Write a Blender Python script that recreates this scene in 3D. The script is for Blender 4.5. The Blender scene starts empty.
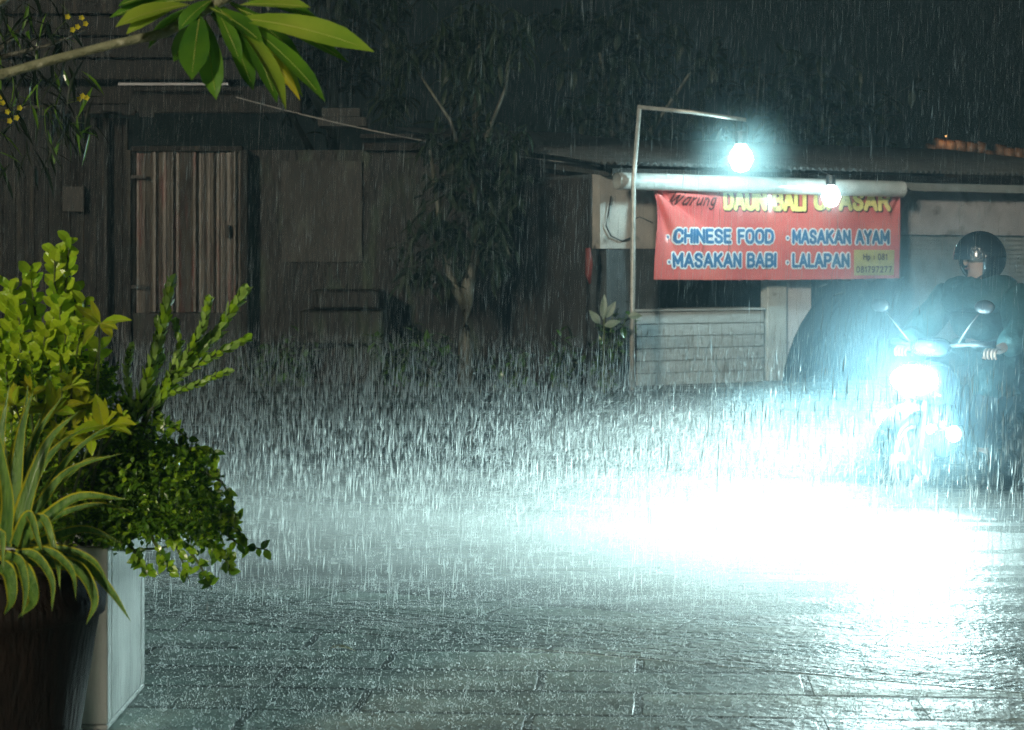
import bpy, bmesh, math, random
import numpy as np
from mathutils import Vector, Matrix, Euler
random.seed(7); RNG = np.random.default_rng(11)
R = math.radians
DENOISE = True
scene = bpy.context.scene
col = scene.collection
F = 1911.0; CAMZ = 1.48; HOR = 260.5; CX = 512.0

def P(px, py, Y):
    """point of the place seen at pixel (px, py) at depth Y"""
    return Vector(((px-CX)*Y/F, Y, CAMZ-(py-HOR)*Y/F))

# ------------------------------------------------------------------ materials
def nodes(m):
    m.use_nodes = True
    nt = m.node_tree
    return nt, nt.nodes, nt.links

def mat(name, c1, c2=None, rough=0.5, scale=4.0, detail=6.0, bump=0.0, bscale=None, metallic=0.0,
        stretch=(1,1,1), spots=None, coat=0.0, spec=0.5, lo=0.35, hi=0.65, transl=0.0, rvar=0.0):
    m = bpy.data.materials.new(name)
    nt, N, L = nodes(m)
    b = N['Principled BSDF']
    b.inputs['Roughness'].default_value = rough
    b.inputs['Metallic'].default_value = metallic
    b.inputs['Specular IOR Level'].default_value = spec
    b.inputs['Coat Weight'].default_value = coat
    b.inputs['Coat Roughness'].default_value = 0.12
    b.inputs['Base Color'].default_value = (*c1, 1)
    if c2 is None: c2 = tuple(v*0.7 for v in c1)
    tc = N.new('ShaderNodeTexCoord'); mp = N.new('ShaderNodeMapping')
    mp.inputs['Scale'].default_value = stretch
    L.new(tc.outputs['Object'], mp.inputs['Vector'])
    nz = N.new('ShaderNodeTexNoise'); nz.inputs['Scale'].default_value = scale; nz.inputs['Detail'].default_value = detail
    L.new(mp.outputs['Vector'], nz.inputs['Vector'])
    cr = N.new('ShaderNodeValToRGB')
    cr.color_ramp.elements[0].position = lo; cr.color_ramp.elements[0].color = (*c2, 1)
    cr.color_ramp.elements[1].position = hi; cr.color_ramp.elements[1].color = (*c1, 1)
    L.new(nz.outputs['Fac'], cr.inputs['Fac'])
    out_col = cr.outputs['Color']
    if spots:
        n2 = N.new('ShaderNodeTexNoise'); n2.inputs['Scale'].default_value = spots[1]; n2.inputs['Detail'].default_value = 5
        L.new(mp.outputs['Vector'], n2.inputs['Vector'])
        c3 = N.new('ShaderNodeValToRGB'); c3.color_ramp.elements[0].position = spots[2]; c3.color_ramp.elements[1].position = spots[2]+0.12
        L.new(n2.outputs['Fac'], c3.inputs['Fac'])
        mx = N.new('ShaderNodeMix'); mx.data_type = 'RGBA'
        L.new(c3.outputs['Color'], mx.inputs[0]); L.new(out_col, mx.inputs[6]); mx.inputs[7].default_value = (*spots[0], 1)
        out_col = mx.outputs[2]
    L.new(out_col, b.inputs['Base Color'])
    if rvar:
        mr = N.new('ShaderNodeMapRange'); mr.inputs[3].default_value = rough; mr.inputs[4].default_value = rough+rvar
        L.new(nz.outputs['Fac'], mr.inputs[0]); L.new(mr.outputs[0], b.inputs['Roughness'])
    if bump:
        nb = N.new('ShaderNodeTexNoise'); nb.inputs['Scale'].default_value = bscale or scale*4; nb.inputs['Detail'].default_value = 5
        L.new(mp.outputs['Vector'], nb.inputs['Vector'])
        bp = N.new('ShaderNodeBump'); bp.inputs['Strength'].default_value = bump; bp.inputs['Distance'].default_value = 0.02
        L.new(nb.outputs['Fac'], bp.inputs['Height']); L.new(bp.outputs['Normal'], b.inputs['Normal'])
    if transl:
        tr = N.new('ShaderNodeBsdfTranslucent'); ms = N.new('ShaderNodeMixShader')
        ms.inputs[0].default_value = transl
        L.new(out_col, tr.inputs['Color'])
        L.new(b.outputs[0], ms.inputs[1]); L.new(tr.outputs[0], ms.inputs[2])
        L.new(ms.outputs[0], N['Material Output'].inputs['Surface'])
    return m

def lamp_mat(name, color, strength):
    """a lit lens or bulb: light passes out through it"""
    m = bpy.data.materials.new(name); nt, N, L = nodes(m)
    for n in list(N): N.remove(n)
    o = N.new('ShaderNodeOutputMaterial'); e = N.new('ShaderNodeEmission'); t = N.new('ShaderNodeBsdfTransparent'); a = N.new('ShaderNodeAddShader')
    e.inputs['Color'].default_value = (*color, 1); e.inputs['Strength'].default_value = strength
    m.cycles.emission_sampling='NONE'
    L.new(e.outputs[0], a.inputs[0]); L.new(t.outputs[0], a.inputs[1]); L.new(a.outputs[0], o.inputs['Surface'])
    return m

M = {}
M['leaf_lime']   = mat('leaf_lime', (0.54,0.70,0.035), (0.30,0.50,0.02), 0.3, 9, bump=.15, transl=.35, coat=.3)
M['leaf_round']  = mat('leaf_round', (0.42,0.64,0.03), (0.18,0.38,0.015), 0.3, 12, transl=.35, coat=.3)
M['leaf_yellow'] = mat('leaf_yellow', (0.62,0.62,0.03), (0.38,0.50,0.02), 0.35, 14, transl=.35, coat=.3)
M['leaf_pale']   = mat('leaf_pale', (0.40,0.60,0.13), (0.26,0.45,0.08), 0.35, 14, transl=.3, coat=.3)
M['leaf_small']  = mat('leaf_small', (0.15,0.31,0.02), (0.06,0.15,0.012), 0.3, 6, transl=.3, coat=.3)
M['leaf_mid']    = mat('leaf_mid', (0.10,0.24,0.02), (0.05,0.13,0.012), 0.3, 6, transl=.3, coat=.3)
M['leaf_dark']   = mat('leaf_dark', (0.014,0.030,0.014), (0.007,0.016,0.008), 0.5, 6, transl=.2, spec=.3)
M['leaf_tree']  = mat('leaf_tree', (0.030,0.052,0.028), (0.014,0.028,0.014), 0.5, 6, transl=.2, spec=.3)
M['leaf_brown']  = mat('leaf_brown', (0.10,0.055,0.02), (0.05,0.03,0.015), 0.5, 8, transl=.1)
M['frangipani']  = mat('frangipani_leaf', (0.16,0.34,0.025), (0.06,0.19,0.02), 0.3, 7, transl=.4, coat=.4, bump=.15)
M['frangipani2'] = mat('frangipani_leaf_light', (0.42,0.55,0.06), (0.22,0.40,0.03), 0.3, 7, transl=.4, coat=.4, bump=.15)
M['midrib']      = mat('midrib', (0.55,0.62,0.16), (0.45,0.5,0.1), 0.4, 9, transl=.2)
M['agave']       = mat('agave_blade', (0.17,0.32,0.05), (0.055,0.15,0.025), 0.42, 9, stretch=(6,6,1), bump=.4, coat=.1, transl=.15)
M['agave_edge']  = mat('agave_margin', (0.66,0.60,0.03), (0.50,0.50,0.03), 0.35, 9, coat=.3, transl=.2)
M['stem']        = mat('green_stem', (0.12,0.17,0.04), (0.07,0.09,0.03), 0.5, 20, bump=.3)
M['branch']      = mat('grey_branch', (0.30,0.31,0.19), (0.17,0.18,0.10), 0.5, 30, bump=.5, spots=((0.42,0.42,0.30),55,.58))
M['bark']        = mat('wet_bark', (0.12,0.12,0.09), (0.05,0.05,0.036), 0.45, 10, stretch=(1,1,.3), bump=.8)
M['flower']      = mat('yellow_petal', (0.75,0.68,0.05), (0.6,0.5,0.03), 0.5, 9, transl=.3)
M['soil']        = mat('wet_soil', (0.03,0.02,0.013), (0.015,0.01,0.008), 0.5, 20, bump=1)
M['planter']     = mat('white_planter', (0.82,0.84,0.82), (0.60,0.63,0.61), 0.14, 6, stretch=(1,1,.22), bump=.25, bscale=30, coat=.9, spots=((.30,.34,.30),8,.60))
M['dark_pot']    = mat('dark_pot', (0.018,0.012,0.009), (0.008,0.006,0.005), 0.6, 7, stretch=(3,3,.5), bump=.5, coat=.0, spec=.12)
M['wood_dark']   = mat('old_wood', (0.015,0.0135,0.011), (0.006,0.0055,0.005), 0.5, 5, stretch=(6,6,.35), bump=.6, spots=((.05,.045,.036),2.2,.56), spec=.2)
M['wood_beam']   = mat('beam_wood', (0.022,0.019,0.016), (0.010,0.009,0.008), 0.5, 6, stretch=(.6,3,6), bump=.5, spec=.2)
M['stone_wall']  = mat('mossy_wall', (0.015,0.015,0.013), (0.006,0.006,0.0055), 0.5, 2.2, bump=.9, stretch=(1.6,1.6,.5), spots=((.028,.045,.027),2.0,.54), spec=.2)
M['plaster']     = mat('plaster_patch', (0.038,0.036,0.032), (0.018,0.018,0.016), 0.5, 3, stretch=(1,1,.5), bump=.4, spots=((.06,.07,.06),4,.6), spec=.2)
M['rust']        = mat('rusty_tin', (0.085,0.074,0.058), (0.03,0.021,0.015), 0.42, 3.5, stretch=(4,4,.45), bump=.3, spots=((.085,.027,.02),2.4,.54), metallic=.1)
M['roof_tin']    = mat('roof_tin', (0.14,0.15,0.15), (0.07,0.075,0.075), 0.35, 4, bump=.2, metallic=.3)
M['pvc']         = mat('white_pvc', (0.62,0.64,0.62), (0.42,0.46,0.45), 0.25, 5, coat=.4)
M['pvc_shade']      = mat('pipe_shade_disc', (0.10,0.12,0.12), None, 0.6)
M['wall_white']  = mat('limewashed_wall', (0.52,0.50,0.46), (0.36,0.35,0.33), 0.55, 3, bump=.3, spots=((.24,.24,.22),5,.62))
M['wall_grey']   = mat('grey_plaster', (0.46,0.45,0.47), (0.34,0.33,0.35), 0.55, 3.5, bump=.3, spots=((.19,.17,.17),3,.58))
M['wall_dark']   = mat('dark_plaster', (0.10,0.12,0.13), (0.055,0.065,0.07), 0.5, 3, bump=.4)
M['shutter']     = mat('shutter_metal', (0.35,0.38,0.38), (0.25,0.28,0.28), 0.4, 5, metallic=.15, bump=.1)
M['counter']     = mat('counter_paint', (0.56,0.63,0.65), (0.44,0.50,0.52), 0.4, 6, stretch=(1,1,4), bump=.15)
M['pillar']      = mat('pillar_paint', (0.68,0.74,0.74), (0.54,0.60,0.60), 0.5, 5, bump=.2, spots=((.3,.31,.3),9,.65))
M['tarp']        = mat('dark_tarp', (0.020,0.030,0.040), (0.012,0.020,0.028), 0.55, 4, bump=.2)
M['banner']      = mat('banner_red', (0.74,0.19,0.17), (0.62,0.13,0.13), 0.22, 2, coat=.8)
M['txt_blue']    = mat('letter_blue', (0.07,0.19,0.36), (0.05,0.15,0.31), 0.35, 9, coat=.3)
M['txt_white']   = mat('letter_white', (0.80,0.80,0.82), (0.74,0.74,0.77), 0.35, 9, coat=.3)
M['txt_yellow']  = mat('letter_yellow', (0.80,0.68,0.24), (0.70,0.56,0.18), 0.35, 9, coat=.3)
M['txt_shadow']  = mat('letter_edge', (0.10,0.03,0.03), None, 0.4)
M['patch']       = mat('patch_yellow', (0.55,0.48,0.16), (0.44,0.40,0.15), 0.4, 9)
M['galv']        = mat('galvanised_pipe', (0.62,0.63,0.60), (0.45,0.46,0.43), 0.35, 15, metallic=.3)
M['rubber']      = mat('rubber', (0.02,0.02,0.022), None, 0.5)
M['cable']       = mat('black_cable', (0.02,0.02,0.02), None, 0.5)
M['body_paint']  = mat('scooter_paint', (0.05,0.07,0.10), (0.04,0.055,0.08), 0.2, 4, coat=.8)
M['plastic']     = mat('black_plastic', (0.025,0.027,0.03), None, 0.4)
M['metal']       = mat('dull_metal', (0.14,0.15,0.15), (0.10,0.10,0.10), 0.45, 8, metallic=.5)
M['mirror']      = mat('mirror_glass', (0.3,0.32,0.33), (0.28,0.3,0.3), 0.12, 8, metallic=.8)
M['skin']        = mat('skin', (0.42,0.24,0.17), (0.36,0.2,0.14), 0.5, 9)
M['raincoat']    = mat('teal_raincoat', (0.025,0.085,0.085), (0.018,0.06,0.062), 0.6, 3, bump=1.0, bscale=11)
M['trousers']    = mat('dark_trousers', (0.03,0.035,0.045), None, 0.5, 5, bump=.3)
M['helmet']      = mat('helmet_shell', (0.02,0.022,0.025), None, 0.18, 5, coat=1, bump=.15, bscale=60)
M['visor']       = mat('visor', (0.02,0.025,0.03), None, 0.08, 5, coat=1, bump=.25, bscale=70)
M['terracotta']  = mat('terracotta', (0.20,0.10,0.05), (0.05,0.03,0.02), 0.5, 5, bump=.8)
M['red_cloth']   = mat('red_cloth', (0.20,0.035,0.025), (0.14,0.022,0.018), 0.5, 6)
M['water']       = mat('water_film', (0.6,0.65,0.65), None, 0.1)

def drops_mat(name, k=1.0):
    m = bpy.data.materials.new(name); nt, N, L = nodes(m)
    for n in list(N): N.remove(n)
    o = N.new('ShaderNodeOutputMaterial'); d = N.new('ShaderNodeBsdfDiffuse'); t = N.new('ShaderNodeBsdfTranslucent'); a = N.new('ShaderNodeMixShader')
    d.inputs['Color'].default_value = (.30*k,.32*k,.32*k,1); t.inputs['Color'].default_value = (.92*k,.97*k,.96*k,1); a.inputs[0].default_value = .72
    L.new(d.outputs[0], a.inputs[1]); L.new(t.outputs[0], a.inputs[2])
    tp=N.new('ShaderNodeBsdfTransparent'); mz=N.new('ShaderNodeMixShader'); mz.inputs[0].default_value=.55
    L.new(tp.outputs[0],mz.inputs[1]); L.new(a.outputs[0],mz.inputs[2]); L.new(mz.outputs[0], o.inputs['Surface'])
    return m
M['drops'] = drops_mat('falling_water')

def vol_mat(name, color, dens, aniso):
    m = bpy.data.materials.new(name); nt, N, L = nodes(m)
    for n in list(N): N.remove(n)
    o = N.new('ShaderNodeOutputMaterial'); v = N.new('ShaderNodeVolumePrincipled')
    v.inputs['Color'].default_value = (*color,1); v.inputs['Density'].default_value = dens; v.inputs['Anisotropy'].default_value = aniso
    L.new(v.outputs[0], o.inputs['Volume'])
    return m

def wet_mat(name, base, dark, rough, ripple, tiles=None, spec=.6):
    """wet ground: dark material under a water film dimpled by rain"""
    m = bpy.data.materials.new(name); nt, N, L = nodes(m)
    b = N['Principled BSDF']
    g = N.new('ShaderNodeNewGeometry')
    n1 = N.new('ShaderNodeTexNoise'); n1.inputs['Scale'].default_value = 1.1; n1.inputs['Detail'].default_value = 7
    L.new(g.outputs['Position'], n1.inputs['Vector'])
    cr = N.new('ShaderNodeValToRGB'); cr.color_ramp.elements[0].position=.38; cr.color_ramp.elements[1].position=.62
    cr.color_ramp.elements[0].color=(*dark,1); cr.color_ramp.elements[1].color=(*base,1)
    ma4=N.new('ShaderNodeMath'); ma4.operation='ADD'; ma4.inputs[1].default_value=0; L.new(n1.outputs['Fac'],ma4.inputs[0]); L.new(ma4.outputs[0], cr.inputs['Fac'])
    colr = cr.outputs['Color']
    n2 = N.new('ShaderNodeTexNoise'); n2.inputs['Scale'].default_value = 38; n2.inputs['Detail'].default_value = 4
    n3 = N.new('ShaderNodeTexVoronoi'); n3.inputs['Scale'].default_value = 24
    L.new(g.outputs['Position'], n2.inputs['Vector']); L.new(g.outputs['Position'], n3.inputs['Vector'])
    mr = N.new('ShaderNodeMapRange'); mr.inputs[3].default_value = rough; mr.inputs[4].default_value = rough+.22
    L.new(n1.outputs['Fac'], mr.inputs[0])
    roughv = mr.outputs[0]
    FILM=True
    add = N.new('ShaderNodeMath'); add.operation='MULTIPLY_ADD'; add.inputs[1].default_value=.6
    wv=N.new('ShaderNodeMapping'); wv.inputs['Scale'].default_value=(.55,3.2,1); wv.inputs['Rotation'].default_value=(0,0,R(9)); n4=N.new('ShaderNodeTexNoise'); n4.inputs['Scale'].default_value=1.3; n4.inputs['Detail'].default_value=3
    L.new(g.outputs['Position'],wv.inputs['Vector']); L.new(wv.outputs[0],n4.inputs['Vector'])
    L.new(n3.outputs['Distance'], add.inputs[0]); L.new(n2.outputs['Fac'], add.inputs[2])
    bp = N.new('ShaderNodeBump'); bp.inputs['Strength'].default_value = ripple; bp.inputs['Distance'].default_value = .010
    ramp=N.new('ShaderNodeMapRange'); ramp.interpolation_type='SMOOTHSTEP'; ramp.inputs[1].default_value=.42; ramp.inputs[2].default_value=.58; ramp.inputs[3].default_value=-.10; ramp.inputs[4].default_value=.16
    L.new(n4.outputs['Fac'],ramp.inputs[0]); ra=N.new('ShaderNodeMath'); ra.operation='ADD'; ra.use_clamp=True; L.new(roughv,ra.inputs[0]); L.new(ramp.outputs[0],ra.inputs[1]); roughv=ra.outputs[0]
    rc=N.new('ShaderNodeMapRange'); rc.inputs[1].default_value=.40; rc.inputs[2].default_value=.60; rc.inputs[3].default_value=.50; rc.inputs[4].default_value=1.0; L.new(n4.outputs['Fac'],rc.inputs[0])
    mc=N.new('ShaderNodeMix'); mc.data_type='RGBA'; mc.blend_type='MULTIPLY'; mc.inputs[0].default_value=1; L.new(colr,mc.inputs[6]); L.new(rc.outputs[0],mc.inputs[7]); colr=mc.outputs[2]
    ad2=N.new('ShaderNodeMath'); ad2.operation='MULTIPLY_ADD'; ad2.inputs[1].default_value=2.2; L.new(n4.outputs['Fac'],ad2.inputs[0]); L.new(add.outputs[0],ad2.inputs[2]); L.new(ad2.outputs[0], bp.inputs['Height'])
    nrm = bp.outputs['Normal']
    if tiles:
        mp = N.new('ShaderNodeMapping'); mp.inputs['Rotation'].default_value = (0,0,tiles[0])
        L.new(g.outputs['Position'], mp.inputs['Vector'])
        # gentle warp so no joint is ruler-straight
        nw = N.new('ShaderNodeTexNoise'); nw.inputs['Scale'].default_value = 1.6
        L.new(g.outputs['Position'], nw.inputs['Vector'])
        va = N.new('ShaderNodeVectorMath'); va.operation='MULTIPLY_ADD'; va.inputs[1].default_value=(.05,.05,0)
        L.new(nw.outputs['Color'], va.inputs[0]); L.new(mp.outputs[0], va.inputs[2])
        bt = N.new('ShaderNodeTexBrick'); bt.inputs['Scale'].default_value = 1.0
        bt.inputs['Brick Width'].default_value = tiles[1]; bt.inputs['Row Height'].default_value = tiles[2]
        bt.inputs['Mortar Size'].default_value = tiles[3]; bt.inputs['Mortar Smooth'].default_value = .3
        bt.offset = tiles[4]
        bt.inputs['Color1'].default_value=(1,1,1,1); bt.inputs['Color2'].default_value=(.62,.62,.62,1); bt.inputs['Mortar'].default_value=(.10,.10,.10,1)
        L.new(va.outputs[0], bt.inputs['Vector'])
        mx = N.new('ShaderNodeMix'); mx.data_type='RGBA'; mx.blend_type='MULTIPLY'; mx.inputs[0].default_value=.75
        L.new(colr, mx.inputs[6]); L.new(bt.outputs['Color'], mx.inputs[7]); colr = mx.outputs[2]
        inv = N.new('ShaderNodeMath'); inv.operation='SUBTRACT'; inv.inputs[0].default_value=1; L.new(bt.outputs['Fac'], inv.inputs[1])
        b2 = N.new('ShaderNodeBump'); b2.inputs['Strength'].default_value=1; b2.inputs['Distance'].default_value=.0025
        L.new(inv.outputs[0], b2.inputs['Height']); L.new(nrm, b2.inputs['Normal']); nrm = b2.outputs['Normal']
        # each slab holds its own film of water: rougher or smoother per slab
        sp = N.new('ShaderNodeSeparateColor'); L.new(bt.outputs['Color'], sp.inputs[0])
        mm = N.new('ShaderNodeMath'); mm.operation='MULTIPLY_ADD'; mm.inputs[1].default_value=-.18
        L.new(sp.outputs[0], mm.inputs[0]); 
        ma = N.new('ShaderNodeMath'); ma.operation='ADD'; ma.inputs[1].default_value=.16; L.new(roughv, ma.inputs[0])
        L.new(ma.outputs[0], mm.inputs[2]); roughv = mm.outputs[0]
    L.new(colr, b.inputs['Base Color']); L.new(roughv, b.inputs['Roughness']); L.new(nrm, b.inputs['Normal'])
    b.inputs['Specular IOR Level'].default_value = spec
    return m

# ------------------------------------------------------------------ mesh helpers
class MB:
    def __init__(s): s.v=[]; s.f=[]; s.m=[]; s.cur=0
    def add(s, vs, fs):
        o=len(s.v); s.v += [tuple(v) for v in vs]
        s.f += [tuple(i+o for i in f) for f in fs]; s.m += [s.cur]*len(fs)
    def box(s, a, b):
        x0,y0,z0=a; x1,y1,z1=b
        s.add([(x0,y0,z0),(x1,y0,z0),(x1,y1,z0),(x0,y1,z0),(x0,y0,z1),(x1,y0,z1),(x1,y1,z1),(x0,y1,z1)],
              [(0,3,2,1),(4,5,6,7),(0,1,5,4),(1,2,6,5),(2,3,7,6),(3,0,4,7)])
    def hexa(s, pts):  # 8 points: bottom loop, top loop
        s.add(pts, [(0,3,2,1),(4,5,6,7),(0,1,5,4),(1,2,6,5),(2,3,7,6),(3,0,4,7)])
    def tube(s, pts, rads, n=8, cap=True):
        pts=[Vector(p) for p in pts]; 
        if not hasattr(rads,'__len__'): rads=[rads]*len(pts)
        vs=[]; fs=[]
        for i,p in enumerate(pts):
            d=(pts[min(i+1,len(pts)-1)]-pts[max(i-1,0)]).normalized()
            a=d.cross(Vector((0,0,1))); 
            if a.length<1e-3: a=d.cross(Vector((1,0,0)))
            a.normalize(); b=d.cross(a)
            for k in range(n):
                t=2*math.pi*k/n; vs.append(p+(a*math.cos(t)+b*math.sin(t))*rads[i])
        for i in range(len(pts)-1):
            for k in range(n):
                k2=(k+1)%n; fs.append((i*n+k,i*n+k2,(i+1)*n+k2,(i+1)*n+k))
        if cap:
            fs.append(tuple(range(n-1,-1,-1))); fs.append(tuple((len(pts)-1)*n+k for k in range(n)))
        s.add(vs,fs)
    def lathe(s, prof, c=(0,0,0), n=32):
        vs=[];fs=[]
        for r,z in prof:
            for k in range(n):
                t=2*math.pi*k/n; vs.append((c[0]+r*math.cos(t),c[1]+r*math.sin(t),c[2]+z))
        for i in range(len(prof)-1):
            for k in range(n):
                k2=(k+1)%n; fs.append((i*n+k,i*n+k2,(i+1)*n+k2,(i+1)*n+k))
        s.add(vs,fs)
    def ball(s, c, r, sc=(1,1,1), n=12, q=8):
        vs=[];fs=[]
        for i in range(q+1):
            ph=math.pi*i/q
            for k in range(n):
                t=2*math.pi*k/n
                vs.append((c[0]+r*sc[0]*math.sin(ph)*math.cos(t),c[1]+r*sc[1]*math.sin(ph)*math.sin(t),c[2]+r*sc[2]*math.cos(ph)))
        for i in range(q):
            for k in range(n):
                k2=(k+1)%n; fs.append((i*n+k,(i+1)*n+k,(i+1)*n+k2,i*n+k2))
        s.add(vs,fs)
    def build(s, name, mats, parent=None, smooth=False, world=True):
        me=bpy.data.meshes.new(name)
        vs=s.v
        if parent is not None and world:
            inv = parent.matrix_basis.inverted()
            vs=[tuple(inv@Vector(v)) for v in vs]
        me.from_pydata(vs,[],s.f)
        if not isinstance(mats,(list,tuple)): mats=[mats]
        for m in mats: me.materials.append(m)
        me.polygons.foreach_set('material_index', s.m)
        if smooth: me.polygons.foreach_set('use_smooth',[True]*len(me.polygons))
        me.update()
        o=bpy.data.objects.new(name,me); col.objects.link(o)
        if parent is not None: o.parent=parent
        return o

def tag(o, label=None, cat=None, group=None, kind=None):
    if label: o['label']=label
    if cat: o['category']=cat
    if group: o['group']=group
    if kind: o['kind']=kind
    return o
def empty(name, loc, rz=0.0, **k):
    o=bpy.data.objects.new(name,None); col.objects.link(o); o.location=loc; o.rotation_euler=(0,0,rz)
    o.empty_display_size=.1
    o.matrix_basis = Matrix.Translation(Vector(loc)) @ Matrix.Rotation(rz,4,'Z')
    return tag(o,**k)
def bevel(o, w=.01, seg=2):
    m=o.modifiers.new('bevel','BEVEL'); m.width=w; m.segments=seg; m.limit_method='ANGLE'; return o
def rv(a=1.0): return Vector((random.uniform(-a,a),random.uniform(-a,a),random.uniform(-a,a)))

def leaf(mb, base, direc, length, width, up=Vector((0,0,1)), curl=.3, fold=.25, seg=5, shape='ovate', margin=None, rib=None):
    """a bent, folded leaf; curl bends the tip towards -up"""
    d=Vector(direc).normalized(); s_=d.cross(Vector(up))
    if s_.length<1e-3: s_=d.cross(Vector((1,0,0)))
    s_.normalize(); n_=s_.cross(d).normalized()
    prof={'ovate':[.0,.75,1,.85,.5,.0],'obovate':[.0,.35,.7,1,.9,.15],'lance':[.1,.7,1,.9,.55,.0],'blade':[.85,1,.95,.8,.5,.0],'round':[.05,.8,1,1,.8,.2],
          'frangi':[.04,.55,.85,1,.8,.0]}[shape]
    def w(t):
        x=t*(len(prof)-1); i=min(int(x),len(prof)-2); fr=x-i
        fr=fr*fr*(3-2*fr) if i==0 else fr
        return prof[i]*(1-fr)+prof[i+1]*fr
    p=Vector(base); rows=[]; ang=0
    for i in range(seg+1):
        t=i/seg
        dd=(d*math.cos(ang)-n_*math.sin(ang)).normalized(); nn=s_.cross(dd).normalized()
        hw=max(w(t)*width/2,.0008)
        if margin is None:
            rows.append([p-s_*hw+nn*hw*fold, p, p+s_*hw+nn*hw*fold])
        else:
            q=hw*(1-margin) 
            rows.append([p-s_*hw+nn*hw*fold, p-s_*q+nn*q*fold*.9, p, p+s_*q+nn*q*fold*.9, p+s_*hw+nn*hw*fold])
        p=p+dd*(length/seg); ang+=curl/seg*(1+.6*t)
    k=len(rows[0]); vs=[v for r in rows for v in r]; base_m=mb.cur
    if margin is None:
        mb.add(vs,[(i*k+j,i*k+j+1,(i+1)*k+j+1,(i+1)*k+j) for i in range(seg) for j in range(k-1)])
    else:
        o=len(mb.v); mb.v+= [tuple(v) for v in vs]
        for i in range(seg):
            for j in range(k-1):
                mb.f.append((o+i*k+j,o+i*k+j+1,o+(i+1)*k+j+1,o+(i+1)*k+j)); mb.m.append(1 if j in (0,k-2) else 0)
    if rib is not None:
        mb.cur=rib
        c=[Vector(r[len(r)//2])+n_*.0008 for r in rows[:-1]]
        mb.tube(c,[max(.0007,width*.022*(1-.8*i/len(c))) for i in range(len(c))],n=5)
        mb.cur=base_m
    return rows

# ------------------------------------------------------------------ camera
cd=bpy.data.cameras.new('camera'); cam=bpy.data.objects.new('camera',cd); col.objects.link(cam)
cam.location=(0,0,CAMZ); cam.rotation_euler=(R(90),0,0)
cd.sensor_width=36; cd.lens=36*F/1024; cd.shift_y=-(365-HOR)/1024.0; cd.clip_end=1000; cd.clip_start=.05
cd.dof.use_dof=True; cd.dof.focus_distance=8.5; cd.dof.aperture_fstop=7.0
scene.camera=cam

# ------------------------------------------------------------------ world, moonless night light
w=bpy.data.worlds.new('World'); scene.world=w; w.use_nodes=True
N=w.node_tree.nodes; L=w.node_tree.links
sky=N.new('ShaderNodeTexSky'); sky.sky_type='NISHITA'; sky.sun_disc=False
SUN_EL, SUN_AZ = R(13), R(203)
sky.sun_elevation=SUN_EL; sky.sun_rotation=SUN_AZ; sky.dust_density=6; sky.air_density=1
tint=N.new('ShaderNodeMix'); tint.data_type='RGBA'; tint.blend_type='MULTIPLY'; tint.inputs[0].default_value=1
tint.inputs[7].default_value=(1.0,.86,.70,1)
L.new(sky.outputs[0],tint.inputs[6]); L.new(tint.outputs[2],N['Background'].inputs[0]); N['Background'].inputs[1].default_value=.0005
# faint warm directional light (town glow from behind the camera)
sd=bpy.data.lights.new('town_glow','SUN'); sd.energy=1.7; sd.angle=R(6); sd.color=(1,.89,.68)
so=bpy.data.objects.new('town_glow',sd); col.objects.link(so)
az=SUN_AZ; dirv=Vector((math.sin(az)*math.cos(SUN_EL),math.cos(az)*math.cos(SUN_EL),math.sin(SUN_EL)))
so.rotation_euler=(-dirv).to_track_quat('-Z','Y').to_euler()

# ------------------------------------------------------------------ ground
def sheet(name, pts, z, m, kind='structure', thick=None):
    b=MB()
    n=len(pts)
    if thick:
        b.add([(x,y,z-thick) for x,y in pts]+[(x,y,z) for x,y in pts],
              [tuple(range(n-1,-1,-1)),tuple(range(n,2*n))]+[(i,(i+1)%n,n+(i+1)%n,n+i) for i in range(n)])
    else: b.add([(x,y,z) for x,y in pts],[tuple(range(n))])
    return tag(b.build(name,m),kind=kind)
sheet('ground',[(-200,-60),(200,-60),(200,300),(-200,300)],0,wet_mat('wet_earth',(.06,.055,.045),(.03,.03,.025),.3,.5))
ED=lambda x: 7.73-.44*x        # edge of the pavement: y at x
road_m=wet_mat('wet_asphalt',(.030,.036,.038),(.018,.022,.024),.18,.7,spec=.4)
sheet('road',[(-16,ED(-16)+.3),(16,ED(16)+.3),(16,28),(5,23.4),(1.0,21.6),(-16,22.4)],.004,road_m)
pave_m=wet_mat('wet_paving',(.56,.69,.63),(.36,.47,.43),.34,.5,tiles=(R(4),.9,.32,.018,.37),spec=.3)
strip_m=wet_mat('wet_ribbed_strip',(.46,.56,.52),(.24,.31,.28),.22,.9,tiles=(math.atan(.44),.9,.085,.012,.5))
edge_m=wet_mat('wet_kerb',(.40,.48,.45),(.24,.3,.27),.16,.6,tiles=(math.atan(.44),.8,5,.012,.5))
def band(d0,d1): return [(-16,ED(-16)+d0),(16,ED(16)+d0),(16,ED(16)+d1),(-16,ED(-16)+d1)]
sheet('pavement',[(-16,-6),(16,-6)]+[(16,ED(16)-.62),(-16,ED(-16)-.62)],.04,pave_m,thick=.035)
sheet('pavement_ribbed_strip',band(-.62,.0),.0415,strip_m,thick=.03)
sheet('pavement_kerb',band(.002,.30),.040,edge_m,thick=.035)

fl_o=MB(); leaf(fl_o,P(330,634,7.0)+Vector((0,0,.06-P(330,634,7.0).z)),Vector((1,.25,.05)),.10,.05,curl=.5,fold=.3,seg=6,up=Vector((.1,0,1)))
tag(fl_o.build('fallen_leaf',mat('fallen_leaf',(.55,.50,.28),(.35,.28,.14),.4,20)),'single pale fallen leaf lying on the wet paving left of centre','leaf')
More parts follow.
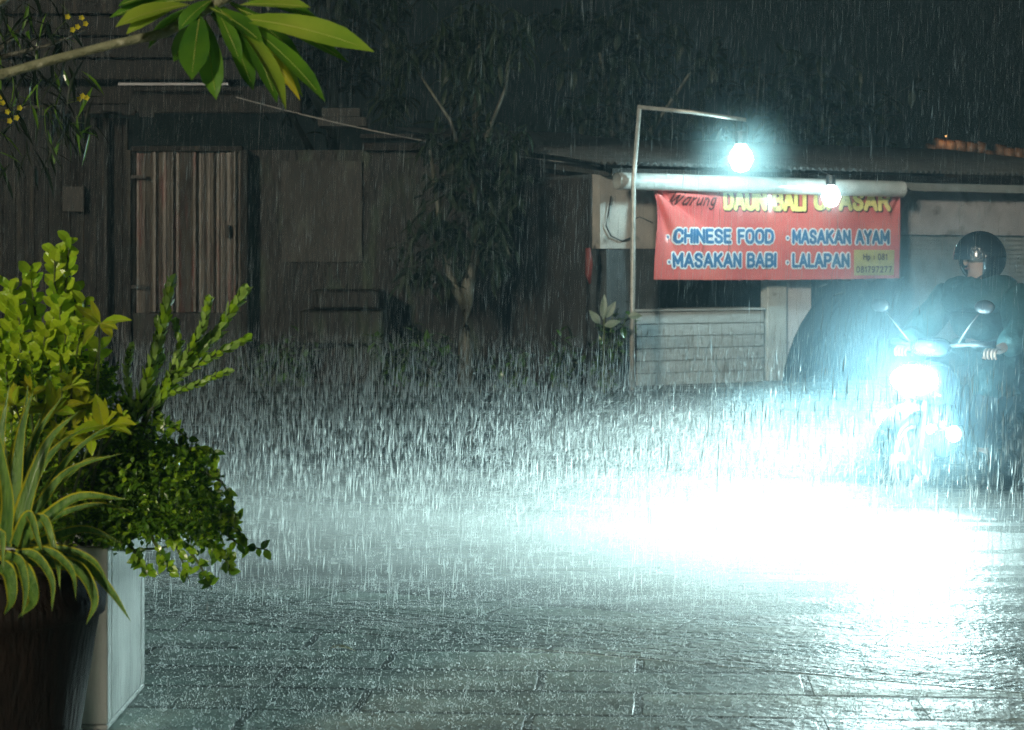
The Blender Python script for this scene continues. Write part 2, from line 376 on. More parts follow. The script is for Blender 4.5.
# ------------------------------------------------------------------ shop row behind: facade frame
Q0=Vector((1.675,22.7,0)); U=Vector((.886,.463,0)).normalized(); V=Vector((-U.y,U.x,0))
def uz(px,py,v=0.0):
    """facade coordinates (u, z) of a pixel on the plane v behind the facade"""
    k=(px-CX)/F; ox=Q0.x+V.x*v; oy=Q0.y+V.y*v
    u=(k*oy-ox)/(U.x-k*U.y); Y=oy+U.y*u
    return u, CAMZ-(py-HOR)*Y/F
def W(u,v,z): return Q0+U*u+V*v+Vector((0,0,z))
def fbox(mb,u0,u1,v0,v1,z0,z1):
    mb.hexa([W(u0,v0,z0),W(u1,v0,z0),W(u1,v1,z0),W(u0,v1,z0),W(u0,v0,z1),W(u1,v0,z1),W(u1,v1,z1),W(u0,v1,z1)])
ANG=math.atan2(U.y,U.x)
uL=uz(600,250)[0]; uB=uz(653,250)[0]; uBR=uz(898,250)[0]; uEnd=uBR+5.0
zroof=2.62
shop=empty('food_stall_building',W(uL,0,0),ANG,label='low street shop with corrugated roof, pale plaster and white gutter behind the motorcycle',cat='building')
b=MB(); fbox(b,uL-.0,uB+.06,0,.18,1.62,2.50); b.build('pale_wall_panel',M['wall_white'],shop)
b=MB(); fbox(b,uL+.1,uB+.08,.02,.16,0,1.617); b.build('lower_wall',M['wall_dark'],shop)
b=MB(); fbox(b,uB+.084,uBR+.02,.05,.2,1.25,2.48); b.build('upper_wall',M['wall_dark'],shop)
b=MB(); fbox(b,uBR+.024,uEnd,.03,.2,uz(960,235)[1],2.45); b.build('plaster_wall',M['wall_grey'],shop)
b=MB()   # dark closed shutter, right
zt=uz(960,235)[1]-.005
nn=30
for i in range(nn):
    z0=zt*i/nn; z1=zt*(i+.82)/nn
    fbox(b,uBR-.9,uEnd-.02,.10,.13,z0,z1)
fbox(b,uBR-.9,uEnd-.02,.132,.15,0,zt)
b.build('roller_shutter',M['shutter'],shop)
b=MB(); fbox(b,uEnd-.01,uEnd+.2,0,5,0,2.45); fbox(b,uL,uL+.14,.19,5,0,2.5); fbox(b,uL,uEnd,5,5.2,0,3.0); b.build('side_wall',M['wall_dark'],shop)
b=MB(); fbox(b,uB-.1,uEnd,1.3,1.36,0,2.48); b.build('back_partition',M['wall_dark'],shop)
# counter below the banner: horizontal boards
b=MB(); u0=uz(637,340)[0]; u1=uz(764,340)[0]; zc=uz(690,311)[1]
nb=6
for i in range(nb):
    fbox(b,u0,u1,.0+.004*(i%2),.06,zc*i/nb,zc*(i+.93)/nb)
fbox(b,u0,u1,.062,.5,0,zc-.03)
b.build('counter_front',M['counter'],shop)
b=MB(); fbox(b,u0-.03,u1+.0,-.03,.5,zc+.0,zc+.03); bevel(b.build('counter_top',M['counter'],shop),.006)
# pillar
u0=uz(767,330)[0]; u1=uz(786,330)[0]
b=MB(); fbox(b,u0+.0,u1,-.02,.14,0,1.245); bevel(b.build('pillar',M['pillar'],shop),.01)
u2=uz(812,300)[0]
b=MB(); fbox(b,u1+.004,u2,.02,.06,.0,1.243); b.build('side_panel',M['txt_white'],shop)
# roof of corrugated sheets
def corrug(mb,u0,u1,v0,z0,v1,z1,pitch=.09,amp=.02,n=8,th=.004):
    nu=int((u1-u0)/pitch*n); rows=[]
    for (v,z,dz) in ((v0,z0,0),(v1,z1,0),(v1,z1,-th),(v0,z0,-th)):
        rows.append([W(u0+(u1-u0)*i/nu,v,z+dz+amp*math.sin(2*math.pi*i/n)) for i in range(nu+1)])
    vs=[p for r in rows for p in r]; k=nu+1
    mb.add(vs,[(a*k+i,a*k+i+1,((a+1)%4)*k+i+1,((a+1)%4)*k+i) for a in range(4) for i in range(nu)])
b=MB(); corrug(b,uL-.25,uB+1.9,-.42,2.60,5.3,3.35); corrug(b,uB+1.93,uEnd+.3,-.40,2.60,5.3,3.30)
roof=b.build('corrugated_roof',M['roof_tin'],shop,smooth=True)
b=MB(); fbox(b,uL,uEnd,-.30,-.26,2.47,2.55); b.build('eave_board',M['wood_beam'],shop)
b=MB(); fbox(b,uBR-.25,uEnd+.2,-.26,-.06,2.452,2.468);
fbox(b,uBR-.25,uEnd+.2,-.275,-.262,2.36,2.47)
b.build('tin_awning',M['shutter'],shop)
# gutter pipe
b=MB(); uP0=uz(617,182,-.42)[0]; uP1=uz(902,190,-.42)[0]; zp=uz(640,181.5,-.42)[1]
zp1=uz(890,189,-.42)[1]
n=24
ring=[];rr=.102
pts=[W(uP0+(uP1-uP0)*i/n,-.42,zp+(zp1-zp)*i/n) for i in range(n+1)]
b.tube(pts,rr,n=24,cap=False); b.tube(pts[::-1],rr-.008,n=24,cap=False)
g=b.build('gutter_pipe',M['pvc'],shop,smooth=True)
d=(pts[1]-pts[0]).normalized()
for p_,w_,e_ in ((pts[0]-d*.012,.26,.014),(pts[7],.02,.006),(pts[14],.02,.006)):
    b=MB(); b.tube([p_,p_+d*w_],rr+e_,n=24,cap=False); b.build('pipe_collar',M['pvc'],g,smooth=True)
b=MB(); b.tube([pts[0]+d*.12,pts[0]+d*.125],rr-.009,n=24); b.build('pipe_shade_disc',M['pvc_shade'],g)  # dark disc coloured as the shade inside the open pipe end

# ------------------------------------------------------------------ banner
bz0=uz(655,279.5,-.30)[1]; bz1=uz(655,190,-.30)[1]; bu0=uz(653.5,230,-.30)[0]; bu1=uz(898.5,230,-.30)[0]
BW=bu1-bu0; BH=bz1-bz0
ban=empty('banner',W(bu0,-.30,bz0),ANG,label='creased red vinyl shop banner with blue and yellow lettering hung below the gutter',cat='banner')
def crease(x,z):
    """out-of-plane relief of the vinyl at x along, z up (towards viewer positive)"""
    h=.018*math.sin(2.1*x+.4)+.008*math.sin(7*x+2*z)+.006*math.sin(3*x-5*z)
    dx=x+.02; dz=BH-z+.02; r=math.hypot(dx,dz); a=math.atan2(dz,dx)
    fall=math.exp(-((r-.35)/.45)**2)*min(1,r/.12)
    h+=0.12*fall*(abs(math.sin(a*5.0+.5))-.5)+.020*fall*math.sin(a*13)
    dx=BW-x; r2=math.hypot(dx,dz); a2=math.atan2(dz,dx)
    h+=.010*math.exp(-(r2/.35)**2)*math.sin(a2*9)
    return h
b=MB(); nx,nz=180,56
for s_,off in ((1,0),(-1,.003)):
    vs=[(BW*i/nx,-crease(BW*i/nx,BH*j/nz)+off,BH*j/nz-.012*math.sin(math.pi*i/nx)*(1 if j==0 else 0)) for j in range(nz+1) for i in range(nx+1)]
    fs=[(j*(nx+1)+i,j*(nx+1)+i+1,(j+1)*(nx+1)+i+1,(j+1)*(nx+1)+i) for j in range(nz) for i in range(nx)]
    b.add(vs,fs if s_>0 else [f[::-1] for f in fs])
b.build('banner_sheet',M['banner'],ban,smooth=True,world=False)
G={'A':(.9,[[(0,0),(.45,1),(.9,0)],[(.16,.32),(.74,.32)]]),'B':(.75,[[(0,0),(0,1),(.5,1),(.7,.86),(.7,.66),(.5,.53),(0,.53)],[(.5,.53),(.75,.38),(.75,.15),(.52,0),(0,0)]]),
'C':(.75,[[(.75,.74),(.7,.9),(.5,1),(.24,1),(.04,.85),(0,.6),(0,.4),(.04,.15),(.24,0),(.5,0),(.7,.1),(.75,.26)]]),
'D':(.78,[[(0,0),(0,1),(.42,1),(.68,.86),(.78,.6),(.78,.4),(.68,.14),(.42,0),(0,0)]]),'E':(.62,[[(.62,1),(0,1),(0,0),(.62,0)],[(0,.52),(.52,.52)]]),
'F':(.6,[[(.6,1),(0,1),(0,0)],[(0,.52),(.5,.52)]]),'H':(.72,[[(0,0),(0,1)],[(.72,0),(.72,1)],[(0,.52),(.72,.52)]]),'I':(.0,[[(0,0),(0,1)]]),
'K':(.75,[[(0,0),(0,1)],[(.72,1),(.04,.44)],[(.26,.62),(.75,0)]]),'L':(.58,[[(0,1),(0,0),(.58,0)]]),'M':(.95,[[(0,0),(0,1),(.475,.25),(.95,1),(.95,0)]]),
'N':(.75,[[(0,0),(0,1),(.75,0),(.75,1)]]),'O':(.82,[[(.24,0),(.05,.15),(0,.4),(0,.6),(.05,.85),(.24,1),(.58,1),(.77,.85),(.82,.6),(.82,.4),(.77,.15),(.58,0),(.24,0)]]),
'P':(.72,[[(0,0),(0,1),(.5,1),(.72,.86),(.72,.62),(.5,.46),(0,.46)]]),'R':(.74,[[(0,0),(0,1),(.5,1),(.72,.86),(.72,.64),(.5,.5),(0,.5)],[(.42,.5),(.74,0)]]),
'S':(.7,[[(.68,.78),(.6,.94),(.4,1),(.22,1),(.05,.88),(.03,.7),(.18,.56),(.52,.46),(.68,.32),(.66,.12),(.48,0),(.24,0),(.06,.08),(0,.24)]]),
'U':(.74,[[(0,1),(0,.25),(.1,.07),(.28,0),(.46,0),(.64,.07),(.74,.25),(.74,1)]]),'Y':(.8,[[(0,1),(.4,.48),(.8,1)],[(.4,.48),(.4,0)]]),
'W':(1.1,[[(0,1),(.27,0),(.55,.8),(.83,0),(1.1,1)]]),'a':(.45,[[(.45,.6),(.2,.62),(0,.4),(0,.15),(.18,0),(.45,.2)],[(.45,.62),(.45,0)]]),'r':(.3,[[(0,0),(0,.6)],[(0,.4),(.3,.6)]]),
'u':(.45,[[(0,.6),(0,.15),(.15,0),(.45,.2)],[(.45,.6),(.45,0)]]),'n':(.45,[[(0,0),(0,.6)],[(0,.42),(.25,.6),(.45,.45),(.45,0)]]),
'g':(.45,[[(.45,.6),(.2,.62),(0,.4),(0,.15),(.18,0),(.45,.2)],[(.45,.62),(.45,-.2),(.25,-.36),(0,-.25)]]),'p':(.45,[[(0,-.3),(0,.6),(.3,.6),(.45,.4),(.45,.15),(.3,0),(0,.05)]]),
':':(.0,[[(0,.1),(0,.18)],[(0,.5),(0,.58)]]),'0':(.55,[[(.15,0),(0,.2),(0,.8),(.15,1),(.4,1),(.55,.8),(.55,.2),(.4,0),(.15,0)]]),'1':(.2,[[(0,.8),(.2,1),(.2,0)]]),
'2':(.55,[[(0,.8),(.15,1),(.4,1),(.55,.8),(.5,.55),(0,0),(.55,0)]]),'7':(.55,[[(0,1),(.55,1),(.2,0)]]),'8':(.55,[[(.28,.54),(.05,.72),(.12,1),(.43,1),(.5,.72),(.28,.54),(0,.3),(.08,0),(.47,0),(.55,.3),(.28,.54)]]),
'9':(.55,[[(.1,0),(.4,0),(.55,.3),(.55,.8),(.4,1),(.15,1),(0,.8),(.05,.5),(.3,.42),(.55,.55)]]),' ':(.35,[])}
def text(name,s,x,z,size,m,width=None,off=0.02,lift=.004,parent=None,shear=0.0,gap=.34):
    """painted letters: bold strokes lying on the vinyl; size = cap height, off = half stroke width"""
    adv=sum(G[c][0]+gap for c in s)-gap; kx=(width-2*off)/adv; b=MB(); pen=0; k=0
    def pt(X,Z,l): return (X,-crease(X,Z)-l,Z)
    for c in s:
        for pl in G[c][1]:
            q=[Vector((x+off+(pen+a)*kx+shear*size*e, z+off+e*(size-2*off))) for a,e in pl]
            for i in range(len(q)-1):
                n=max(1,int((q[i+1]-q[i]).length/.04)); d=(q[i+1]-q[i]).normalized(); nn=Vector((-d.y,d.x))*off
                l=lift+(k%7)*.0003; k+=1
                vs=[]
                for j in range(n+1):
                    p=q[i].lerp(q[i+1],j/n)
                    if j==0: p=p-d*off*.0
                    vs+= [pt(p.x-nn.x,p.y-nn.y,l),pt(p.x+nn.x,p.y+nn.y,l)]
                b.add(vs,[(2*j,2*j+1,2*j+3,2*j+2)[::-1] for j in range(n)])
            for i,p in enumerate(q):
                l=lift+.0024+(k%5)*.0001; k+=1; rr_=off*1.0
                b.add([pt(p.x+rr_*math.cos(t*math.pi/4+.39)*1.06,p.y+rr_*math.sin(t*math.pi/4+.39)*1.06,l) for t in range(8)],[tuple(range(8))])
        pen+=G[c][0]+gap
    return b.build(name,m,parent,world=False)
def bx(px,py):   # pixel -> banner coordinates
    u,z=uz(px,py,-.30); return u-bu0, z-bz0
def line_text(s,pxa,pxb,pyb,h,o1=.019,e=.017):
    xa,z=bx(pxa,pyb); xb,_=bx(pxb,pyb)
    text('lettering_outline',s,xa-e,z-e,h+2*e,M['txt_white'],width=xb-xa+2*e,off=o1+e,lift=.004,parent=ban)
    text('lettering',s,xa,z,h,M['txt_blue'],width=xb-xa,off=o1,lift=.0085,parent=ban)
hs=.180
line_text('CHINESE FOOD',672.5,774,243.5,hs); line_text('MASAKAN BABI',671.5,777,267.8,hs)
line_text('MASAKAN AYAM',792.5,888,244.0,hs); line_text('LALAPAN',792.5,848.5,267.8,hs)
for s_,pa,pb in (('DAUN BALI',722,807),('UPASAR',814,889)):
    xa,z=bx(pa,209.0); xb,_=bx(pb,209.0)
    text('lettering_edge',s_,xa+.005,z-.034,.27,M['txt_shadow'],width=xb-xa+.02,off=.036,lift=.004,parent=ban)
    text('lettering',s_,xa,z-.016,.26,M['txt_yellow'],width=xb-xa,off=.030,lift=.0085,parent=ban)
xa,z=bx(668,205.5); xb,_=bx(713,205.5)
text('lettering','Warung',xa,z,.16,M['txt_shadow'],width=xb-xa,off=.010,lift=.006,parent=ban,shear=.25)
for (px,py) in ((668,237),(668,262),(788,238),(788,262.5)):
    x,z=bx(px,py); b=MB()
    for rr_,lf,mi in ((.034,.004,0),(.016,.008,1)):
        b.cur=mi; c=[(x+rr_*math.cos(t*math.pi/6),-crease(x,z)-lf,z+rr_*math.sin(t*math.pi/6)) for t in range(12)]
        b.add(c,[tuple(range(12))])
    b.build('bullet_mark',[M['txt_white'],M['txt_blue']],ban,world=False)
xa,z0=bx(853,275.5); xb,z1=bx(893,250)
b=MB(); 
k=10
b.add([(xa+(xb-xa)*i/k,-crease(xa+(xb-xa)*i/k,z)-.004,z) for z in (z0,z1) for i in range(k+1)],[(i,i+1,k+2+i,k+1+i) for i in range(k)])
b.build('phone_patch',M['patch'],ban,world=False)
xa,z=bx(862,260); xb,_=bx(886,260); text('lettering','Hp : 081',xa,z,.08,M['txt_shadow'],width=xb-xa,off=.007,lift=.007,parent=ban)
xa,z=bx(855,271); xb,_=bx(891,271); text('lettering','081797277',xa,z-.02,.08,M['txt_shadow'],width=xb-xa,off=.007,lift=.007,parent=ban)
for x in (.03,BW*.25,BW*.5,BW*.75,BW-.03):
    b=MB(); b.tube([(x,-crease(x,BH-.02)-.006,BH-.03),(x,-.03,BH+.04),(x,-.12,BH+.13)],.004,n=5)
    b.build('tie_cord',M['cable'],ban,world=False)

# ------------------------------------------------------------------ lamp pole, bulbs
Yp=21.9
pole=empty('lamp_pole',P(632,378,Yp)*1,label='thin pale pipe pole bent into a short arm with a bright bulb hung from it',cat='lamp')
pole.location.z=0; pole.matrix_basis=Matrix.Translation(pole.location)
pb=Vector((P(632,378,Yp).x,Yp,0)); pt=P(639.5,107,Yp)
b=MB(); b.tube([pb,P(632.5,310,Yp),P(633.5,180,Yp),pt],[.032,.030,.028,.026],n=10); b.build('pole',M['galv'],pole,smooth=True)
arm_e=P(746,120,Yp-.25)
b=MB(); b.tube([pt+Vector((-.02,0,0)),(pt+arm_e)/2+Vector((0,0,.015)),arm_e],[.026,.023,.023],n=10); b.build('arm',M['galv'],pole,smooth=True)
LAMPC=(.60,.93,.95)
def bulb(parent_root,c,r,cord_top,power,emis,nm='light_bulb'):
    b=MB(); b.tube([cord_top,c+Vector((0,0,r*2.3))],.006,n=6); b.build('cord',M['cable'],parent_root)
    b=MB(); b.lathe([(.0,r*2.4),(r*.5,r*2.3),(r*.5,r*1.3),(0,r*1.2)],c,12); b.build('socket',M['plastic'],parent_root)
    b=MB(); b.lathe([(.0,-r),(r*.6,-r*.8),(r,0),(r*.85,r*.6),(r*.45,r*1.19),(0,r*1.19)],c,18); b.build('bulb',lamp_mat('lit_bulb',(.75,1,1),emis),parent_root,smooth=True)
    ld=bpy.data.lights.new('bulb_light','POINT'); ld.energy=power; ld.color=LAMPC; ld.shadow_soft_size=r*.6
    lo=bpy.data.objects.new('bulb_light',ld); col.objects.link(lo); lo.parent=parent_root
    lo.location=parent_root.matrix_basis.inverted()@c
bc=P(741,160,Yp-.24)
bulb(pole,bc,.14,arm_e+Vector((-.04,0,0)),115,12)
c2=W(*[uz(831,197.5,-.95)[0],-.95,uz(831,197.5,-.95)[1]])
hl=empty('hanging_bulb',c2,label='small bright bulb glaring in front of the banner top',cat='light bulb')
bulb(hl,c2,.115,c2+V*.5+Vector((0,0,.42)),6,16)
# loop of cable by the pole
b=MB(); pts_=[W(*(lambda q:(q[0],-.03,q[1]))(uz(px,py,-.03))) for px,py in ((611,196),(608,215),(606,226),(611,236),(622,241),(633,237))]
b.tube(pts_,.008,n=6); b.tube([P(633,219,Yp),P(640,217,22.1),P(653,223,22.4)],.007,n=6)
tag(b.build('cable_loop',M['cable']),'loose dark cable looping on the pale wall beside the lamp pole','cable')

# tarpaulin under the banner
nu,nv=40,34; b=MB(); vs=[]
edgeL=[(836,284),(826,292),(812,303),(802,315),(795,330),(790,345),(786,362),(784,384)]
def eL(t):
    x=t*(len(edgeL)-1); i=min(int(x),len(edgeL)-2); f=x-i
    return edgeL[i][0]*(1-f)+edgeL[i+1][0]*f
for side in (0,.006):
  for j in range(nv+1):
    t=j/nv; v=-.28-.25*t
    for i in range(nu+1):
        s_=i/nu; px=eL(t)*(1-s_)+(905-30*t)*s_
        py=284+t*98
        vv=v+.025*math.sin(s_*22+t*1.5)*(.3+t)+side
        u,_=uz(px,py,v); z=max(.01,1.27*(1-t)-.06*math.sin(s_*math.pi*3)**2*(1-t))
        vs.append(W(u,vv,z))
k=(nu+1)*(nv+1); fs=[(o+j*(nu+1)+i,o+j*(nu+1)+i+1,o+(j+1)*(nu+1)+i+1,o+(j+1)*(nu+1)+i) for o in (0,k) for j in range(nv) for i in range(nu)]
b.add(vs,fs); tp=b.build('tarpaulin',M['tarp'],smooth=True)
tag(tp,'dark blue tarpaulin hanging in folds from under the banner beside the pillar','tarpaulin')
for px,py in ((838,294),(822,286)):
    b=MB(); u,z=uz(px,py,-.33); b.tube([W(u-.06,-.33,z-.015),W(u+.06,-.34,z+.015)],[.008,.014],n=6); b.build('fold_clip',M['metal'],tp)

# ------------------------------------------------------------------ old house and walls at the back left
YB=23.6
def bp(px,py,Y=YB): return P(px,py,Y)
house=empty('old_wooden_house',(bp(180,380).x,YB,0),label='dark weathered timber house with a rusty corrugated tin gate and plank walls',cat='house')
def wallbox(mb,px0,px1,py0,py1,Y0,Y1,jit=0):
    a=bp(px0,py1,Y0); c=bp(px1,py0,Y0); mb.box((a.x,Y0,max(a.z,0)),(c.x,Y1,c.z))
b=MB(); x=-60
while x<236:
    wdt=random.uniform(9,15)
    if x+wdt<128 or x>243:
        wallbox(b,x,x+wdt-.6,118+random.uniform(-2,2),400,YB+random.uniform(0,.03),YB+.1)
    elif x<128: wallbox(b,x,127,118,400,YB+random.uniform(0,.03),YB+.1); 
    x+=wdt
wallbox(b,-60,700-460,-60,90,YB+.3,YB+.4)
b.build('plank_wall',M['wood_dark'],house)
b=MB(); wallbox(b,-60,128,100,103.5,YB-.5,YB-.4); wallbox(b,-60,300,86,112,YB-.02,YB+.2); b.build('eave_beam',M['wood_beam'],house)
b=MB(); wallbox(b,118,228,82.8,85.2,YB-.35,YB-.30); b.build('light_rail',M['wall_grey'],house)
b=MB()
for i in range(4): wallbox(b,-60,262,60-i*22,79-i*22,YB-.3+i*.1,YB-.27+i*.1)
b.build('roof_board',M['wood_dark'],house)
# corrugated tin gate
b=MB(); g0=bp(131,312,YB-.12); g1=bp(241,152,YB-.12); nx=11*8
rng=random.Random(3)
cut=[rng.uniform(-.03,.03) for _ in range(nx+1)]
vs=[]
for zt_ in (0,1):
    for i in range(nx+1):
        x=g0.x+(g1.x-g0.x)*i/nx
        s=math.sin(2*math.pi*i/8+.8*math.sin(i*.21)); s=max(-.5,min(.5,s))*2*(.55+.45*math.sin(i*.37+1))
        vs.append((x,YB-.12-.028*s+.02*math.sin(i*.13),(g0.z if zt_==0 else g1.z)+cut[(i//16)*16]*.6))
b.add(vs,[(i,i+1,nx+2+i,nx+1+i) for i in range(nx)])
gt=b.build('tin_gate',M['rust'],house)
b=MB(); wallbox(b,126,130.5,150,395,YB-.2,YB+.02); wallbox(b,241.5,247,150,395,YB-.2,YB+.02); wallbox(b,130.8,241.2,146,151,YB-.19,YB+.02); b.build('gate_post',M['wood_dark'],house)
b=MB(); wallbox(b,130.8,241.2,313,395,YB-.14,YB+.02); b.build('gate_sill_wall',M['stone_wall'],house)
b=MB(); wallbox(b,225,229,225,237,YB-.24,YB-.165); b.build('latch',M['plaster'],house)
for yy in (175,285):
    b=MB(); wallbox(b,129,146,yy,yy+3.5,YB-.185,YB-.165); b.build('hinge',M['plaster'],house)
b=MB(); b.tube([bp(106,118,YB-.08),bp(106,250,YB-.08),bp(107,385,YB-.08)],.035,n=10); b.build('downpipe',M['plaster'],house,smooth=True)
b=MB(); wallbox(b,62,84,186,212,YB-.12,YB-.002); bevel(b.build('meter_box',M['plaster'],house),.01)
b=MB(); b.tube([bp(73,186,YB-.06),bp(72,150,YB-.06),bp(80,122,YB-.05)],.012,n=6); b.build('cable_run',M['cable'],house)
for i_ in range(14):
    b=MB(); px_=20+i_*17; wallbox(b,px_,px_+random.uniform(9,15),103.6,103.6+random.uniform(5,15),YB-.45,YB-.44); b.build('torn_sheet',M['wood_dark'],house)
# middle wall
mid=empty('mossy_garden_wall',(bp(390,380).x,YB+.2,0),label='dark mossy masonry wall with pale plaster patches behind the slender tree',cat='wall')
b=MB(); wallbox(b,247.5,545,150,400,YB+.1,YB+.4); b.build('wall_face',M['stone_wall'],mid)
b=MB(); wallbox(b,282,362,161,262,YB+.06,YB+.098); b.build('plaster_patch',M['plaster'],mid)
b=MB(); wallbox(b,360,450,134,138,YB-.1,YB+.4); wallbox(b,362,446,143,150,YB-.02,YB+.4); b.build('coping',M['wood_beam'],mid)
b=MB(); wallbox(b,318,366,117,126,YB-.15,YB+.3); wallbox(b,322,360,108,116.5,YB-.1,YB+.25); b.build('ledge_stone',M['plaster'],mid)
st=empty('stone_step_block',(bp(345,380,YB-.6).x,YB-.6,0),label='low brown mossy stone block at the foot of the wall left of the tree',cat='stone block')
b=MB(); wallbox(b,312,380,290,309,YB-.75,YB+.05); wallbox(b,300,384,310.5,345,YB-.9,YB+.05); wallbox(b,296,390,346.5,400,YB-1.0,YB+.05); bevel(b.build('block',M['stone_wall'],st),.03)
# side house between wall and shop
sh=empty('grey_side_house',(bp(575,380,YB+.6).x,YB+.6,0),label='dark grey rendered house side wall with a thin pale roof edge left of the shop',cat='house')
b=MB(); a=bp(520,172,YB+.5); 
b.hexa([(bp(530,0,YB+.5).x,YB+.5,0),(W(uL,.22,0).x-.02,W(uL,.22,0).y,0),(W(uL,4.8,0).x-.02,W(uL,4.8,0).y,0),(bp(530,0,YB+.5).x,YB+4.5,0),
        (bp(530,0,YB+.5).x,YB+.5,2.62),(W(uL,.22,0).x-.02,W(uL,.22,0).y,2.44),(W(uL,4.8,0).x-.02,W(uL,4.8,0).y,2.44),(bp(530,0,YB+.5).x,YB+4.5,2.62)])
b.build('wall_face',mat('render_dark_grey',(0.06,0.062,0.062),(0.03,0.031,0.031),.5,2.5,bump=.4,stretch=(1,1,.4)),sh)
b=MB(); a=bp(528,168,YB+.3); c=bp(617,181,W(uL,0,0).y); 
b.hexa([(a.x,a.y,2.66),(W(uL,-.2,0).x,W(uL,-.2,0).y,2.46),(W(uL,4.8,0).x,W(uL,4.8,0).y,3.1),(a.x,a.y+4.4,3.2),
        (a.x,a.y,2.70),(W(uL,-.2,0).x,W(uL,-.2,0).y,2.50),(W(uL,4.8,0).x,W(uL,4.8,0).y,3.14),(a.x,a.y+4.4,3.24)])
b.build('roof_sheet',M['roof_tin'],sh)
# overhead wires
def wire(name,pts,label,r=.008):
    b=MB(); A,B_=pts; A=Vector(A);B_=Vector(B_)
    b.tube([A.lerp(B_,i/16)+Vector((0,0,-.10*4*(i/16)*(1-i/16))) for i in range(17)],r,n=6)
    tag(b.build(name,mat('wire_sheath',(.35,.34,.32),None,.4)),label,'wire')
wire('overhead_wire',(P(236,97,22.9),P(600,166,23.2)),'thin pale wire sagging from the house eave across the slender tree to the shop roof')
# red furled cloth by the side wall
Yr=22.2
b=MB(); b.tube([P(588,248,Yr),P(589,262,Yr),P(588.5,274,Yr),P(590,284,Yr)],[.03,.045,.04,.012],n=8)
rc=empty('furled_flag',P(588,380,Yr),label='narrow furled red flag on a dark stick left of the lamp pole',cat='flag'); rc.location.z=0; rc.matrix_basis=Matrix.Translation(rc.location)
b.build('cloth',M['red_cloth'],rc,smooth=True)
b=MB(); b.tube([Vector((P(587,0,Yr).x,Yr+.03,0)),P(587,240,Yr+.03)],.014,n=6); b.build('stick',M['wood_dark'],rc)

# far tiled roof lit warm (behind, right)
Yf=34
fr=empty('far_tiled_house',(P(1000,300,Yf).x,Yf,0),label='distant house with a warm lit orange tiled ridge above the shop roof',cat='house')
b=MB(); a=P(905,215,Yf); c=P(1120,165,Yf); b.box((a.x,Yf+.3,0),(c.x,Yf+5,c.z)); b.build('house_wall',M['wall_dark'],fr)
b=MB()
k=0
rr=random.Random(5)
px=925
while px<1110:
    wd=rr.uniform(7,11)
    a=P(px,141+max(0,(px-935))*.09+rr.uniform(-4,4),Yf+rr.uniform(-.1,.15))
    n=6; prof=[]
    ca=Vector((a.x,Yf,a.z-.16))
    b.tube([ca,ca+Vector((wd*Yf/F*1.05,rr.uniform(-.03,.03),rr.uniform(-.03,.0)))],[.15,.13],n=10)
    px+=wd
b.build('ridge_tile',M['terracotta'],fr,smooth=True)
b=MB(); a=P(915,156,Yf); c=P(1125,158,Yf); b.hexa([(a.x,Yf-1.0,a.z-.75),(c.x,Yf-1.0,c.z-.75),(c.x,Yf+5,c.z-.75),(a.x,Yf+5,a.z-.75),(a.x,Yf,a.z+.02),(c.x,Yf,c.z+.02),(c.x,Yf+5,c.z-.1),(a.x,Yf+5,a.z-.1)])
b.build('roof',M['wood_dark'],fr)
wl=P(946,136,Yf-.28)
b=MB(); b.ball(wl,.014); b.build('eave_lamp',lamp_mat('warm_bulb',(1,.55,.2),1.2),fr,smooth=True)
ld=bpy.data.lights.new('eave_light','POINT'); ld.energy=1.6; ld.color=(1,.6,.28); ld.shadow_soft_size=.05
lo=bpy.data.objects.new('eave_light',ld); col.objects.link(lo); lo.parent=fr; lo.location=fr.matrix_basis.inverted()@wl

# ------------------------------------------------------------------ trees
def long_leaf_cluster(mb,c,n,L_,W_,down=.4,shape='lance',mats=(0,)):
    for i in range(n):
        d=Vector((random.gauss(0,1),random.gauss(0,1),random.gauss(-down,.6)))
        mb.cur=random.choice(mats)
        leaf(mb,c+rv(.05),d,L_*random.uniform(.7,1.2),W_*random.uniform(.8,1.2),up=Vector((random.uniform(-.4,.4),random.uniform(-.4,.4),1)),curl=random.uniform(.2,.9),shape=shape,seg=4)
def tree(name,label,trunk_pts,limbs,clumps,leafL,leafW,mats,n_per,group=None,down=.4,cat='tree',barkm='bark'):
    base=Vector(trunk_pts[0][0]); base.z=0
    root=empty(name,base,label=label,cat=cat,group=group)
    b=MB()
    b.tube([p for p,r in trunk_pts],[r for p,r in trunk_pts],n=10)
    for lm in limbs: b.tube([p for p,r in lm],[r for p,r in lm],n=8)
    b.build('trunk',M[barkm],root,smooth=True)
    c=MB()
    for (p,rad) in clumps:
        for i in range(n_per):
            q=p+Vector((random.gauss(0,rad*.5),random.gauss(0,rad*.5),random.gauss(0,rad*.45)))
            long_leaf_cluster(c,q,5,leafL,leafW,down,mats=tuple(range(len(mats))))
    c.build('crown',[M[m] for m in mats],root)
    return root
T=22.6
tp0=P(466,375,T); tp0.z=0
clumps=[(P(460,245,T),.35),(P(480,215,T),.38),(P(440,225,T),.35),(P(500,190,T),.35),(P(455,180,T),.36),(P(420,260,T),.28),(P(495,250,T),.3),(P(470,140,T),.34),
        (P(440,150,T+.2),.28),(P(505,140,T),.25),(P(470,90,T),.30),(P(490,60,T),.3),(P(445,40,T),.28),(P(510,35,T),.25),(P(400,60,T),.22),(P(475,20,T),.28),(P(395,100,T),.12)]
